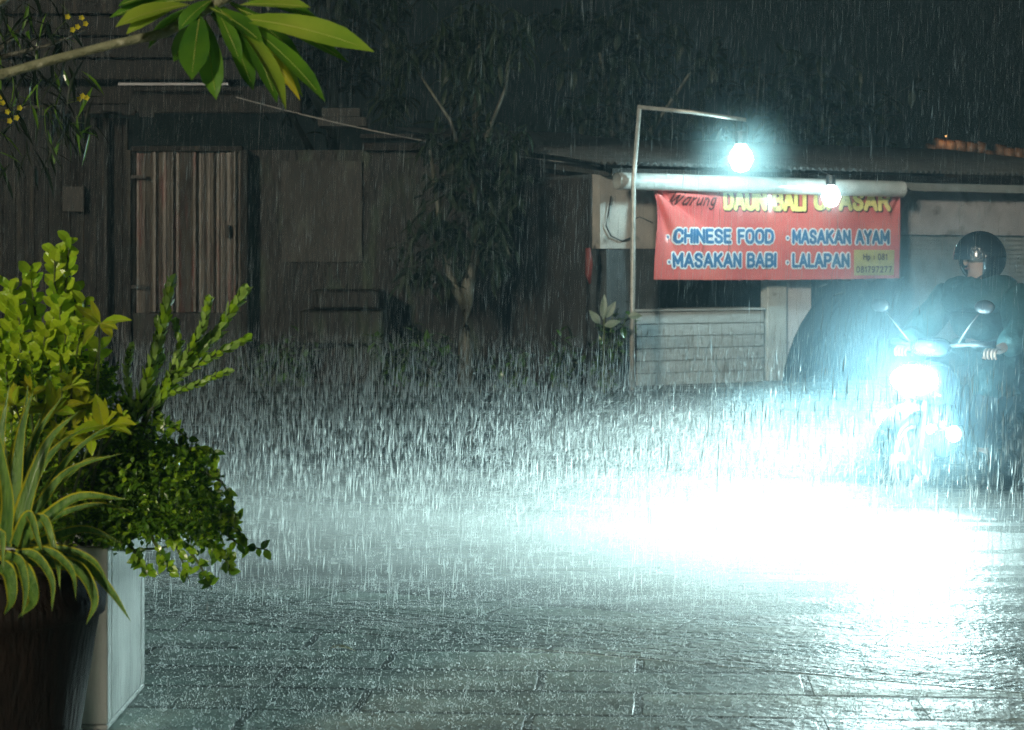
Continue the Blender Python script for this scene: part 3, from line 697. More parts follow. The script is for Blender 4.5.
tree('slender_tree','slender tree with a forked pale trunk and drooping long dark leaves before the mossy wall',
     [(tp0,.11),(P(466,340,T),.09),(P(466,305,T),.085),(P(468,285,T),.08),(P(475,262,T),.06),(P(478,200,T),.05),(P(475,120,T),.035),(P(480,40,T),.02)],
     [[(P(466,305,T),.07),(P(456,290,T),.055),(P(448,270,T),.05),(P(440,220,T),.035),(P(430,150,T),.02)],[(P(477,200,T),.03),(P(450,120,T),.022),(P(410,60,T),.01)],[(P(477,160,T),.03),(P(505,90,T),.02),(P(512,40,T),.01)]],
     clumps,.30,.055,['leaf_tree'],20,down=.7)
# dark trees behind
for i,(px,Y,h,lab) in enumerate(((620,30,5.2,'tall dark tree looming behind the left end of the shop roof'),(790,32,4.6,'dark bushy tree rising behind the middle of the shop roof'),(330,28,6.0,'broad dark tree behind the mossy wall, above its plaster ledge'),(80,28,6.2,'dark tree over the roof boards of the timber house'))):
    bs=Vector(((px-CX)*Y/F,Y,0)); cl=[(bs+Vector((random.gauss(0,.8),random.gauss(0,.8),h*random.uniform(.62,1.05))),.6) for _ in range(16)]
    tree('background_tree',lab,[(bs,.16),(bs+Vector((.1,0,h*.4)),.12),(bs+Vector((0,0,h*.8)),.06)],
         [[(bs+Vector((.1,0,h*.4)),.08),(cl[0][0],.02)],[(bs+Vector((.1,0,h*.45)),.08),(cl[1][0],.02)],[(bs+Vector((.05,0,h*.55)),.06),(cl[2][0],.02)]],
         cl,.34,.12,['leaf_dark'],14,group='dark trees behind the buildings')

# upper-left flowering shrub tree (in front of the house)
Yo=9.0
ob=Vector((P(-130,0,Yo).x,Yo,0))
root=empty('flowering_tree',ob,label='dark narrow-leaved tree with small yellow flowers hanging in at the top left',cat='tree')
b=MB(); b.tube([ob,ob+Vector((.05,0,1.3)),P(-60,120,Yo),P(-10,60,Yo),P(30,20,Yo)],[.07,.055,.03,.018,.008],n=8)
b.tube([P(-60,120,Yo),P(0,110,Yo),P(60,105,Yo)],[.025,.014,.005],n=6)
b.tube([P(-10,60,Yo),P(50,45,Yo),P(85,30,Yo)],[.015,.009,.004],n=6)
b.build('trunk',M['bark'],root,smooth=True)
c=MB()
for (px,py,n,s) in ((15,35,26,1),(45,25,20,1),(50,50,18,1),(10,70,18,1),(5,110,18,1),(50,95,26,1),(70,120,22,1),(60,75,14,1),(30,140,16,1),(82,100,10,1),(0,150,14,1),(-20,60,22,1),(-30,120,22,1),(35,0,16,1),(-10,10,16,1)):
    for i in range(n):
        p=P(px+random.gauss(0,13),py+random.gauss(0,12),Yo+random.gauss(0,.12))
        d=Vector((random.gauss(.15,.7),random.gauss(0,.5),random.gauss(-.9,.6)))
        c.cur=random.choice((0,0,0,1)); leaf(c,p,d,random.uniform(.11,.2),random.uniform(.014,.022),curl=random.uniform(.1,.8),shape='lance',seg=4,up=Vector((random.uniform(-.6,.6),-.3,1)))
c.build('crown',[M['leaf_dark'],M['leaf_small']],root)
c=MB()
for px,py in ((82,18),(73,30),(78,27),(68,17),(86,24),(83,96),(80,99),(87,98),(3,103),(8,112),(20,108),(17,118),(1,97),(10,121)):
    p=P(px,py,Yo-.12)
    for k in range(5):
        a=k*2*math.pi/5+random.uniform(-.2,.2); leaf(c,p,Vector((math.cos(a),-.5,math.sin(a))),.018,.013,up=Vector((0,-1,0)),curl=-.4,shape='round',seg=3)
c.build('blossom',M['flower'],root)

# low plants along the foot of the wall
def bush(name,label,c0,wd,hg,n,LL,WW,mats,group=None,shape='ovate',cat='bush',stems=6):
    root=empty(name,Vector((c0.x,c0.y,0)),label=label,cat=cat,group=group)
    b=MB(); tips=[]
    for i in range(stems):
        t=Vector((c0.x+random.uniform(-wd,wd)*.8,c0.y+random.uniform(-.2,.2),hg*random.uniform(.6,1)))
        b.tube([Vector((c0.x+random.uniform(-.1,.1),c0.y,0)),Vector((c0.x,c0.y,0)).lerp(t,.5)+rv(.04),t],[.014,.01,.004],n=6); tips.append(t)
    b.build('stem',M['stem'],root)
    c=MB()
    for i in range(n):
        t=random.choice(tips); k=random.random()**.6
        p=Vector((c0.x,c0.y,0)).lerp(t,k)+rv(.13)
        p.z=max(p.z,.04)
        c.cur=random.randrange(len(mats))
        leaf(c,p,Vector((random.gauss(0,1),random.gauss(-.2,.7),random.gauss(.1,.7))),LL*random.uniform(.6,1.2),WW*random.uniform(.7,1.2),curl=random.uniform(.1,.9),shape=shape,seg=4)
    c.build('foliage',[M[m] for m in mats],root)
    return root
for i,(px,py,wd,hg,LL,WW,lab) in enumerate((
    (300,352,.35,.55,.16,.07,'dark low bush at the wall foot left of the stone block'),
    (395,340,.30,.60,.18,.08,'low bush with pale leaves between the stone block and the tree trunk'),
    (432,338,.22,.62,.22,.10,'broad-leaved plant just left of the forked tree trunk'),
    (510,352,.40,.45,.14,.05,'sparse dark plant right of the forked tree trunk'),
    (560,330,.40,.60,.18,.06,'leafy dark bush midway between tree and lamp pole'),
    (605,310,.30,.95,.17,.09,'tall bush against the foot of the lamp pole'),
    (265,340,.4,.5,.15,.06,'dark bush below the right end of the tin gate'),
    (175,350,.5,.4,.15,.06,'low dark growth under the rusty tin gate'))):
    bush('wall_plant',lab,Vector((P(px,0,YB-1.1).x,YB-1.1-(.2 if px>500 else 0),0)),wd,hg,150,LL,WW,['leaf_dark','leaf_mid'],group='low plants along the back wall')
# pale upright leaf near the pole
pl=empty('pale_leaf_plant',Vector((P(604,0,21.4).x,21.4,0)),label='plant with pale upright pointed leaves beside the lamp pole',cat='plant')
b=MB(); b.tube([pl.location,P(604,340,21.4),P(604,318,21.4)],[.015,.012,.006],n=6); b.build('stem',M['stem'],pl)
b=MB()
for px,py,dx,dz,l in ((603,320,.05,1,.30),(606,318,.5,.9,.22),(600,324,-.6,.8,.2),(604,326,.9,.3,.2),(628,316,1,.05,.16)):
    leaf(b,P(px,py,21.4),Vector((dx,-.2,dz)),l,.09,up=Vector((0,-1,.3)),curl=.3,shape='ovate')
b.build('foliage',mat('grey_green_leaf',(.34,.42,.34),(.2,.28,.2),.4,9,transl=.2),pl)

# ------------------------------------------------------------------ planter, pot and foreground plants
XF=-1.235
planter=empty('white_planter_box',(-1.75,6.13,0.04),label='glossy wet white planter box standing on the pavement behind the dark pot',cat='planter')
b=MB()
x0,x1,y0,y1,zt=-2.6,XF,5.84,6.43,.60
b.box((x0,y0,.041),(x1,y1,.06))
for (xa,ya,xb,yb) in ((x0,y0,x1,y0+.06),(x0,y1-.06,x1,y1),(x0,y0+.061,x0+.06,y1-.061),(x1-.06,y0+.061,x1,y1-.061)): b.box((xa,ya,.061),(xb,yb,zt))
o=b.build('box',M['planter'],planter); bevel(o,.008,3)
b=MB(); b.box((x0+.061,y0+.061,.062),(x1-.061,y1-.061,zt-.06)); b.build('soil',M['soil'],planter)

PC=Vector((-1.315,4.86,.04))
pot=empty('dark_round_pot',PC,label='large dark brown round pot holding the striped agave at the lower left',cat='plant pot')
b=MB(); b.lathe([(0,0),(.17,0),(.185,.03),(.215,.25),(.248,.46),(.262,.54),(.275,.545),(.28,.585),(.27,.60),(.262,.625),(.262,.655),(.24,.665),(.235,.62),(.22,.50),(0,.50)],PC,48)
b.build('pot_body',M['dark_pot'],pot,smooth=True)
b=MB(); b.lathe([(0,.70),(.10,.69),(.20,.665),(.236,.64)],PC,32); b.build('soil',M['soil'],pot)
# agave
AC=Vector((-1.30,4.85,.55))
ag=empty('striped_agave',AC,label='agave with long arching blades edged in yellow growing in the dark pot',cat='plant')
b=MB()
YA=4.75
def blade(pts,w,Ys=None,edge=.10):
    """blade through pixel points, curve smoothed, width w"""
    P3=[]
    m=len(pts)
    for i,(px,py) in enumerate(pts):
        Y=YA+(Ys[0]+(Ys[1]-Ys[0])*i/(m-1) if Ys else 0); P3.append(P(px,py,Y))
    # Catmull-Rom
    q=[P3[0]*2-P3[1]]+P3+[P3[-1]*2-P3[-2]]; c=[]
    for i in range(1,len(q)-2):
        for k in range(5):
            t=k/5; a,b_,c_,d_=q[i-1],q[i],q[i+1],q[i+2]
            c.append(.5*((2*b_)+(c_-a)*t+(2*a-5*b_+4*c_-d_)*t*t+(3*b_-a-3*c_+d_)*t**3))
    c.append(P3[-1]); n=len(c); rows=[]
    for i,p in enumerate(c):
        t=i/(n-1); d=(c[min(i+1,n-1)]-c[max(i-1,0)]).normalized()
        s_=d.cross(Vector((0,-1,.55)).normalized()).normalized(); nn=s_.cross(d).normalized()
        if nn.z<0 and False: nn=-nn
        hw=w/2*((1.0-.25*t)*(1-t**(1.7 if pts[-1][1]<470 else 3.0))+.01)*(1 if t<.98 else .3)
        rows.append([p-s_*hw+nn*hw*.45,p-s_*hw*(1-2*edge)+nn*hw*.22,p,p+s_*hw*(1-2*edge)+nn*hw*.22,p+s_*hw+nn*hw*.45])
    o=len(b.v)
    for r in rows: b.v+=[tuple(x) for x in r]
    for i in range(n-1):
        for j in range(4):
            b.f.append((o+i*5+j,o+i*5+j+1,o+i*5+5+j+1,o+i*5+5+j)); b.m.append(1 if j in (0,3) else 0)
blades=[([(8,545),(20,480),(40,430),(66,392)],.05,(.12,.2)),([(5,545),(12,470),(25,415),(28,384)],.05,(.15,.2)),([(20,545),(60,470),(95,435),(118,424)],.035,(.12,.2)),([(15,548),(45,500),(85,462),(112,458)],.035,(.1,.2)),([(0,545),(5,470),(-5,410),(-2,378)],.045,(.1,.2)),([(18,550),(50,520),(95,505),(135,512)],.03,(.02,.1)),([(20,545),(45,520),(80,497),(130,500)],.055,(0,-.1)),([(15,540),(40,505),(70,470),(127,452)],.05,(.05,.1)),
 ([(15,545),(30,490),(50,440),(80,410)],.07,(.05,.1)),([(10,545),(15,490),(22,430),(34,388)],.07,(.05,.15)),
 ([(0,545),(-2,480),(2,430),(10,382)],.065,(.05,.1)),([(-10,545),(-12,490),(-15,430),(-30,390)],.07,(0,.1)),
 ([(25,550),(50,555),(80,560),(110,590),(131,622)],.05,(-.05,-.2)),([(20,560),(50,562),(80,570),(95,600),(86,625)],.055,(-.1,-.25)),
 ([(10,565),(25,572),(34,600),(18,618)],.06,(-.15,-.3)),([(0,565),(10,575),(12,600),(4,615)],.05,(-.2,-.3)),
 ([(25,548),(30,525),(45,520),(57,560),(60,590)],.035,(-.1,-.2)),([(15,545),(22,525),(30,515),(38,540),(44,560)],.035,(-.1,-.2)),
 ([(-5,560),(-8,545),(2,535),(3,575)],.045,(-.2,-.28)),([(18,545),(35,480),(60,445),(90,425)],.05,(.1,.2)),
 ([(-10,555),(-40,520),(-80,500),(-120,520)],.06,(-.1,-.2)),([(-5,560),(-40,560),(-70,590),(-80,620)],.055,(-.1,-.2)),
 ([(20,552),(60,535),(90,530),(125,545)],.04,(.05,.1)),([(5,545),(8,500),(-2,440),(-8,400)],.055,(-.05,-.1)),([(12,548),(28,500),(30,450),(48,400)],.05,(.12,.2))]
blades+=[([(15,555),(35,556),(52,580),(52,612)],.035,(-.2,-.3)),([(20,555),(50,552),(72,572),(76,600)],.032,(-.15,-.28)),([(25,552),(60,549),(92,560),(110,585)],.03,(-.05,-.2)),([(5,556),(20,562),(26,590),(22,618)],.035,(-.22,-.33))]
for pts_,w_,ys in blades: blade(pts_,w_*.74,ys)
nb_=len(b.f)
b.build('blades',[M['agave'],M['agave_edge']],ag,smooth=True)
b=MB(); b.ball(AC+Vector((0,0,-.0)),.07,(1,1,.9)); b.build('heart',M['agave'],ag,smooth=True)

def stemmed(root,paths,matn='stem',r=(.008,.003)):
    b=MB()
    for pts_ in paths: b.tube(pts_,[r[0]+(r[1]-r[0])*i/(len(pts_)-1) for i in range(len(pts_))],n=6)
    return b.build('stem',M[matn],root)

# round-leaved light green shrub, top left of planter
YS=5.9
base=Vector((P(20,0,YS).x,6.1,.54))
sr=empty('round_leaf_shrub',base,label='light green shrub with rounded leaves rising highest at the left edge',cat='shrub')
tips=[(55,250),(30,270),(70,238),(85,300),(10,285),(45,330),(60,300),(20,310),(0,330),(75,285),(-15,270),(-30,300),(40,350),(80,330),(5,360),(60,360),(100,345),(30,360),(90,365),(15,300),(-20,340),(65,325),(105,375),(20,340),(50,375)]
paths=[]; c=MB()
for tx,ty in tips:
    t=P(tx,ty,YS+random.uniform(-.15,.1)); m_=base.lerp(t,.55)+rv(.05); paths.append([base+rv(.03)*1,m_,t])
    d=(t-m_).normalized(); n=26
    for i in range(n):
        k=(i/n)**.7; p=m_.lerp(t,k)
        a=i*2.4; s_=Vector((math.cos(a),math.sin(a)*.8,.35))
        c.cur=0 if random.random()<.45+.5*k else 1
        leaf(c,p,s_+d*.6,random.uniform(.036,.060),random.uniform(.028,.042),up=Vector((random.uniform(-.3,.3),-1.0,.7)),curl=random.uniform(-.6,.9),fold=random.uniform(.1,.5),shape='round',seg=4)
stemmed(sr,paths)
c.build('foliage',[M['leaf_lime'],M['leaf_round']],sr)

# big yellowish leaves (croton-like)
YC=5.6
cr=empty('yellow_leaf_shrub',Vector((-1.42,6.08,.54)),label='shrub with pointed yellow-green leaf rosettes in the middle of the planter',cat='shrub')
paths=[];c=MB(); bs=cr.location.copy()
for (tx,ty,s) in ((100,325,1.0),(55,412,1.0),(85,408,.9),(105,425,1.1),(30,395,.8),(72,385,.7),(122,420,.6),(60,440,.8),(15,405,.8),(90,440,1)):
    t=P(tx,ty,YC+random.uniform(-.1,.05)); paths.append([bs,bs.lerp(t,.5)+rv(.04),t])
    nl=random.choice((8,9,10,11)) if s>.8 else 7
    for i in range(nl):
        a=i*2.4+random.uniform(-.4,.4)
        c.cur=random.choice((0,1,1) if i%2 else (0,1,0))
        leaf(c,t+rv(.006),Vector((math.cos(a),random.uniform(-.8,.2),math.sin(a)*.6+random.uniform(0,.7))),.085*s*random.uniform(.55,1.2),.042*s*random.uniform(.7,1.1),up=Vector((0,-.8,1)),curl=random.uniform(.2,.9),shape='ovate',seg=5,rib=2)
    for i in range(3):
        c.cur=0; leaf(c,t+Vector((0,0,.01)),Vector((random.uniform(-.4,.4),-.3,1)),.07*s,.018*s,up=Vector((0,-1,0)),curl=-.2,shape='lance')
stemmed(cr,paths)
c.build('foliage',[M['leaf_yellow'],M['leaf_lime'],M['midrib']],cr)

# upright pale succulent shoots
YE=5.9
se=empty('pale_shoot_shrub',Vector((-1.33,6.2,.54)),label='shrub of upright pale green shoots densely set with blunt leaves, right of the lime shrub',cat='shrub')
paths=[];c=MB(); bs=se.location.copy()
shoots=[([(135,420),(150,370),(163,325),(170,286)],1),([(145,415),(180,370),(215,335),(243,293)],1.1),([(170,385),(190,350),(203,325),(208,304)],.8),
        ([(130,420),(145,395),(160,360),(158,325)],.8),([(150,400),(185,372),(220,352),(244,340)],.8),([(135,425),(130,400),(127,370),(130,350)],.7),([(150,410),(165,395),(195,385),(225,372)],.7),
        ([(160,400),(172,370),(180,345),(176,325)],.7)]
for pts_,s in shoots:
    pp=[P(x,y,YE+random.uniform(-.05,.05)) for x,y in pts_]; paths.append([bs]+pp)
    n=int(46*s+10)
    for i in range(n):
        k=i/(n-1)*(len(pp)-1); j=min(int(k),len(pp)-2); p=pp[j].lerp(pp[j+1],k-j); d=(pp[j+1]-pp[j]).normalized()
        a=i*2.4; sd_=d.cross(Vector((0,1,0))).normalized(); td=sd_.cross(d)
        s_=sd_*math.cos(a)+td*math.sin(a)
        c.cur=random.choice((0,0,1)); 
        leaf(c,p,s_*.75+d*1.0,.060*s*random.uniform(.8,1.15)*(1-.25*(i/n)),.030*s,up=-s_+d*.2,curl=-.5,fold=.5,shape='obovate',seg=4)
stemmed(se,paths,r=(.007,.004))
c.build('foliage',[M['leaf_pale'],M['leaf_round']],se)

# dense small-leaf trailing shrub
YD=6.0
sf=empty('small_leaf_shrub',Vector((-1.34,6.15,.54)),label='dense dark shrub of tiny leaves trailing over the planter corner',cat='shrub')
c=MB(); paths=[]; bs=sf.location.copy()
blobs=[(120,430,26,22),(150,455,28,22),(185,470,22,20),(140,490,34,24),(180,500,28,24),(205,510,16,22),(110,470,30,26),(95,510,28,18),(160,525,34,14),(205,535,16,12),(130,515,30,16),(70,480,26,24),(60,440,30,22),(30,430,30,26),(0,470,30,30),(20,500,40,22),(60,525,30,14),(100,385,18,18),(65,375,30,20),(20,380,26,20),(110,540,20,10)]
for (x,y,sx,sy) in blobs:
    t=P(x,y,YD); paths.append([bs,bs.lerp(t,.5)+rv(.04),t])
    for i in range(int(sx*sy*1.5)):
        p=P(x+random.gauss(0,sx*.5),y+random.gauss(0,sy*.5),YD+random.gauss(0,.09)-.05)
        c.cur=0 if random.random()<.5 else (1 if random.random()<.62 else 2)
        leaf(c,p,Vector((random.gauss(0.1,.8),random.gauss(-.3,.6),random.gauss(.1,.7))),random.uniform(.013,.028),random.uniform(.009,.018),up=Vector((random.uniform(-.4,.4),-.6,.8)),curl=random.uniform(0,.8),shape='ovate',seg=3)
for pts_ in (((190,500),(215,525),(240,545),(268,550)),((170,530),(180,555),(190,582)),((150,535),(165,560),(172,578)),((200,530),(215,548),(232,552)),((185,545),(200,565),(212,590)),((150,420),(175,428),(190,440)),((175,445),(200,455),(215,470)),((200,470),(222,482),(232,500)),((120,400),(140,405),(158,418)),((215,520),(232,525),(248,540)),((205,505),(228,508),(240,520)),((185,450),(205,448),(218,455)),((210,545),(226,560),(230,575)),((130,545),(140,560),(150,572)),((200,480),(218,500),(222,520))):
    pp=[P(x,y,YD-.1) for x,y in pts_]; paths.append(pp)
    for i in range(18):
        k=random.random()*(len(pp)-1); j=min(int(k),len(pp)-2); p=pp[j].lerp(pp[j+1],k-j)
        c.cur=random.choice((2,1,2)); leaf(c,p,Vector((random.gauss(.2,.8),-.4,random.gauss(-.3,.6))),random.uniform(.025,.045),random.uniform(.018,.028),up=Vector((0,-1,.5)),curl=random.uniform(0,.8),shape='ovate',seg=4)
stemmed(sf,paths,r=(.006,.0018))
c.build('foliage',[M['leaf_small'],M['leaf_mid'],M['leaf_round']],sf)

# frangipani with branch reaching in at the top
YG=4.6
fb=Vector((P(-260,0,YG).x,YG,.04))
fg=empty('frangipani_tree',fb,label='frangipani tree whose pale branch reaches in at the top left with big glossy leaves',cat='tree')
b=MB()
b.tube([fb,fb+Vector((.03,0,.7)),P(-200,200,YG),P(-120,120,YG),P(-40,85,YG),P(10,72,YG),P(60,58,YG),P(110,45,YG),P(165,33,YG),P(205,10,YG),P(245,-12,YG)],
       [.10,.085,.06,.035,.018,.0115,.011,.0105,.012,.013,.012],n=14)
b.tube([P(-200,200,YG),P(-120,90,YG),P(-40,30,YG),P(10,-5,YG+.1),P(30,-40,YG+.1)],[.04,.022,.013,.010,.009],n=10)
b.build('branch',M['branch'],fg,smooth=True)
c=MB()
def fl(px,py,ex,ey,w,mt,dy=0,curl=.35,fold=.3,upv=None):
    a=P(px,py,YG+dy*.3); e=P(ex,ey,YG+dy); d=e-a
    c.cur=mt
    # aim slightly above chord since the leaf curls down
    up=Vector(upv) if upv else Vector((0,-.8,.9))
    s_=d.normalized().cross(up.normalized()).normalized(); n_=s_.cross(d.normalized())
    leaf(c,a,d.normalized()+n_*curl*.55,d.length*1.04,w,up=up,curl=curl,fold=fold,shape='frangi',seg=9,rib=2)
fl(200,15,192,78,.075,0,-.15,.2,upv=(0,-1,.3))
fl(205,20,216,97,.062,0,-.1,.2,upv=(0,-1,.2))
fl(220,10,283,108,.055,1,-.2,.45,.5,upv=(.8,-.7,.4))
fl(235,12,275,100,.06,0,-.1,.3,upv=(.6,-.8,.2))
fl(240,20,322,100,.055,0,-.15,.35,upv=(.5,-.8,.5))
fl(245,22,298,98,.03,3,-.05,.3)
fl(235,18,370,52,.075,1,-.2,.35,.25,upv=(-.1,-.8,.6))
fl(240,5,308,8,.05,1,-.1,.2)
fl(215,5,240,62,.04,0,-.05,.3)
fl(190,5,118,27,.06,1,-.1,.4)
fl(195,0,140,14,.05,0,.1,.4)
fl(225,8,246,70,.045,0,.1,.2,upv=(.2,-1,0))
fl(250,0,330,-30,.06,0,0,.3)
fl(215,-5,190,-60,.06,0,0,.3); fl(235,-8,270,-70,.06,1,0,.3)
fl(185,0,112,18,.055,0,.05,.3); fl(175,8,128,34,.045,1,-.1,.3); fl(210,8,262,44,.05,0,-.12,.4,.4); fl(225,0,300,60,.05,0,.1,.3); fl(230,15,300,95,.045,1,.02,.4,.5,upv=(.6,-.8,.3)); fl(200,12,175,60,.045,0,.1,.3,upv=(0,-1,.2)); fl(218,2,268,78,.045,0,.12,.3)
for q_ in ((205,5,228,40,.045,0),(190,8,150,48,.045,0),(222,14,252,88,.05,0),(228,10,290,75,.05,1),(212,0,180,30,.05,0),(240,10,345,62,.045,0),(232,-4,318,22,.05,0),(180,2,145,2,.05,1),(160,-6,120,6,.05,0)): fl(*q_,random.uniform(-.1,.15),random.uniform(.2,.5))
fl(20,-15,60,-40,.05,0,.1); fl(20,-15,-30,-30,.05,0,.1)
c.build('foliage',[M['frangipani'],M['frangipani2'],M['midrib'],M['flower']],fg,smooth=True)

# ------------------------------------------------------------------ motorcycle and rider
HP=Vector((P(918,380,11.6).x,11.6,0)); HEAD=math.atan2(-.74,-.67)
moto=empty('motor_scooter',HP,HEAD,label='dark motor scooter ridden towards the camera with its headlights blazing in the rain',cat='motorcycle')
def mb_local(fn,name,m,parent=None,smooth=True,bev=0):
    b=MB(); fn(b); o=b.build(name,m,parent or moto,smooth=smooth,world=False)
    if bev: bevel(o,bev)
    return o
def wheel(xc,nm):
    rt=.285
    b=MB(); b2=[]
    vs=[];fs=[];n=40;k=10
    for i in range(n):
        a=2*math.pi*i/n
        for j in range(k):
            t=2*math.pi*j/k; rr=rt-.045+.045*math.cos(t); vs.append((xc+rr*math.cos(a),.048*math.sin(t),rt+rr*math.sin(a)))
    for i in range(n):
        for j in range(k): fs.append((i*k+j,((i+1)%n)*k+j,((i+1)%n)*k+(j+1)%k,i*k+(j+1)%k))
    b.add(vs,fs); wh=b.build(nm,M['rubber'],moto,smooth=True,world=False)
    b=MB()
    for i in range(5):
        a=2*math.pi*i/5; b.tube([(xc,0,rt),(xc+.2*math.cos(a),0,rt+.2*math.sin(a))],[.03,.016],n=6)
    vs=[];fs=[]
    for i in range(n):
        a=2*math.pi*i/n
        for (r_,y_) in ((.205,-.035),(.205,.035),(.185,.035),(.185,-.035)): vs.append((xc+r_*math.cos(a),y_,rt+r_*math.sin(a)))
    for i in range(n):
        for j in range(4): fs.append((i*4+j,((i+1)%n)*4+j,((i+1)%n)*4+(j+1)%4,i*4+(j+1)%4))
    b.add(vs,fs); b.tube([(xc,-.06,rt),(xc,.06,rt)],.035,n=10)
    b.build('rim',M['metal'],wh,world=False)
wheel(.12,'front_wheel'); wheel(-1.12,'rear_wheel')
def fender(b,xc,r0,a0,a1,w):
    n=14; vs=[]
    for i in range(n+1):
        a=a0+(a1-a0)*i/n
        for y,dr in ((-w,-.035),(-w*.6,0),(0,.012),(w*.6,0),(w,-.035)): vs.append((xc+(r0+dr)*math.cos(a),y,.285+(r0+dr)*math.sin(a)))
    b.add(vs,[(i*5+j,i*5+j+1,i*5+6+j,i*5+5+j) for i in range(n) for j in range(4)])
mb_local(lambda b:fender(b,.12,.33,R(10),R(170),.075),'front_fender',M['body_paint'])
for s in (-1,1): mb_local(lambda b:b.tube([(.12,s*.075,.285),(.03,s*.055,.55),(-.04,s*.05,.72)],.02,n=8),'fork',M['metal'])
def shell(b,secs):
    """loft of cross sections: (x, z, halfwidth, halfheight) rounded"""
    n=16; vs=[]
    for (x,z,hw,hh) in secs:
        for k in range(n):
            t=2*math.pi*k/n; c_,s_=math.cos(t),math.sin(t)
            vs.append((x,hw*math.copysign(abs(c_)**.7,c_),z+hh*math.copysign(abs(s_)**.7,s_)))
    m=len(secs)
    b.add(vs,[(i*n+k,i*n+(k+1)%n,(i+1)*n+(k+1)%n,(i+1)*n+k) for i in range(m-1) for k in range(n)]+[tuple(range(n-1,-1,-1)),tuple((m-1)*n+k for k in range(n))])
mb_local(lambda b:shell(b,[(.045,.72,.10,.06),(.0,.73,.17,.10),(-.08,.72,.21,.15),(-.16,.68,.20,.17)]),'front_cowl',M['body_paint'])
mb_local(lambda b:shell(b,[(-.02,.52,.12,.06),(-.07,.50,.20,.16),(-.13,.47,.21,.20),(-.19,.45,.20,.20)]),'leg_shield',M['body_paint'])
mb_local(lambda b:shell(b,[(-.05,.96,.03,.03),(-.11,.95,.12,.055),(-.17,.95,.13,.06),(-.24,.94,.05,.04)]),'handlebar_cover',M['body_paint'])
mb_local(lambda b:b.tube([(-.30,-.36,.97),(-.22,-.22,.97),(-.17,-.1,.96),(-.16,0,.95),(-.17,.1,.96),(-.22,.22,.97),(-.30,.36,.97)],.014,n=8),'handlebar',M['metal'])
for s in (-1,1):
    mb_local(lambda b:b.tube([(-.225,s*.23,.97),(-.30,s*.36,.97)],.021,n=10),'grip',M['rubber'])
    def mir(b):
        b.ball((-.16,s*.36,1.20),.06,(.35,1.15,.72))
    mo=mb_local(mir,'mirror',M['plastic'])
    mb_local(lambda b:b.tube([(-.19,s*.17,.98),(-.17,s*.25,1.08),(-.16,s*.33,1.17)],.007,n=6),'stalk',M['metal'],mo)
    mb_local(lambda b:b.ball((-.178,s*.36,1.20),.052,(.2,1.15,.72)),'mirror_glass',M['mirror'],mo)
mb_local(lambda b:shell(b,[(-.19,.30,.17,.05),(-.3,.26,.17,.035),(-.55,.26,.17,.035),(-.62,.33,.15,.09)]),'footboard',M['plastic'])
mb_local(lambda b:shell(b,[(-.56,.45,.10,.16),(-.66,.52,.15,.20),(-.9,.58,.17,.17),(-1.2,.66,.15,.13),(-1.45,.76,.06,.05)]),'rear_body',M['body_paint'])
mb_local(lambda b:shell(b,[(-.52,.73,.08,.03),(-.62,.765,.13,.05),(-.9,.785,.15,.05),(-1.2,.82,.14,.045),(-1.36,.83,.07,.03)]),'seat',M['rubber'])
mb_local(lambda b:b.tube([(-.75,-.2,.28),(-1.1,-.22,.33),(-1.35,-.22,.40)],[.03,.05,.045],n=10),'exhaust',M['metal'])
HEADC=(.72,.98,.96)
lensm=lamp_mat('lit_lens',(.85,1,1),28)
hl_o=mb_local(lambda b:b.ball((.045,0,.757),.075,(.35,2.2,1.2),n=20,q=12),'headlight',lensm)
for (y,z,r,pw) in ((-.185,.51,.058,60),(.13,.47,.028,10),(.285,.45,.048,40)):
    o_=mb_local(lambda b:b.ball((.08,y,z),r,(.5,1,1),n=16,q=10),'fog_lamp',lensm)
    mb_local(lambda b:b.tube([(.04,y,z),(.0,y,z)],[r*1.05,r*.7],n=14),'lamp_housing',M['plastic'],o_)
mb_local(lambda b:b.tube([(.0,-.185,.51),(-.05,-.05,.50),(-.05,.1,.48),(.0,.285,.45)],.012,n=6),'lamp_bar',M['metal'])

def beam(name,loc,power,color,yaw=0.0,cutoff=True,size=R(170),rad=.05,dip=0.0,wide=1.0):
    ld=bpy.data.lights.new(name,'SPOT'); ld.energy=power; ld.color=color; ld.spot_size=size; ld.spot_blend=.8; ld.shadow_soft_size=rad
    ld.use_nodes=True; nt=ld.node_tree; N=nt.nodes; L=nt.links; em=N['Emission']
    if cutoff:
        tc=N.new('ShaderNodeTexCoord'); sp=N.new('ShaderNodeSeparateXYZ'); L.new(tc.outputs['Normal'],sp.inputs[0])
        # spot looks down -Z, local Y is up: low beam with a soft horizontal cut-off
        mr=N.new('ShaderNodeMapRange'); mr.interpolation_type='SMOOTHSTEP'
        mr.inputs[1].default_value=-.03; mr.inputs[2].default_value=.0; mr.inputs[3].default_value=1.0; mr.inputs[4].default_value=.004
        L.new(sp.outputs['Y'],mr.inputs[0]); L.new(mr.outputs[0],em.inputs['Strength'])
    lo=bpy.data.objects.new(name,ld); col.objects.link(lo); lo.parent=moto; lo.location=loc
    # local forward +x of the scooter
    d=Vector((math.cos(yaw),math.sin(yaw),-dip)); q=d.to_track_quat('-Z','Y'); lo.rotation_euler=q.to_euler()
    return lo
beam('headlight_beam',(.10,0,.757),3300,HEADC,yaw=R(-36),dip=.05)
beam('fog_beam',(.125,-.185,.51),400,HEADC,dip=.03)
beam('fog_beam',(.125,.285,.45),230,HEADC,dip=.03)

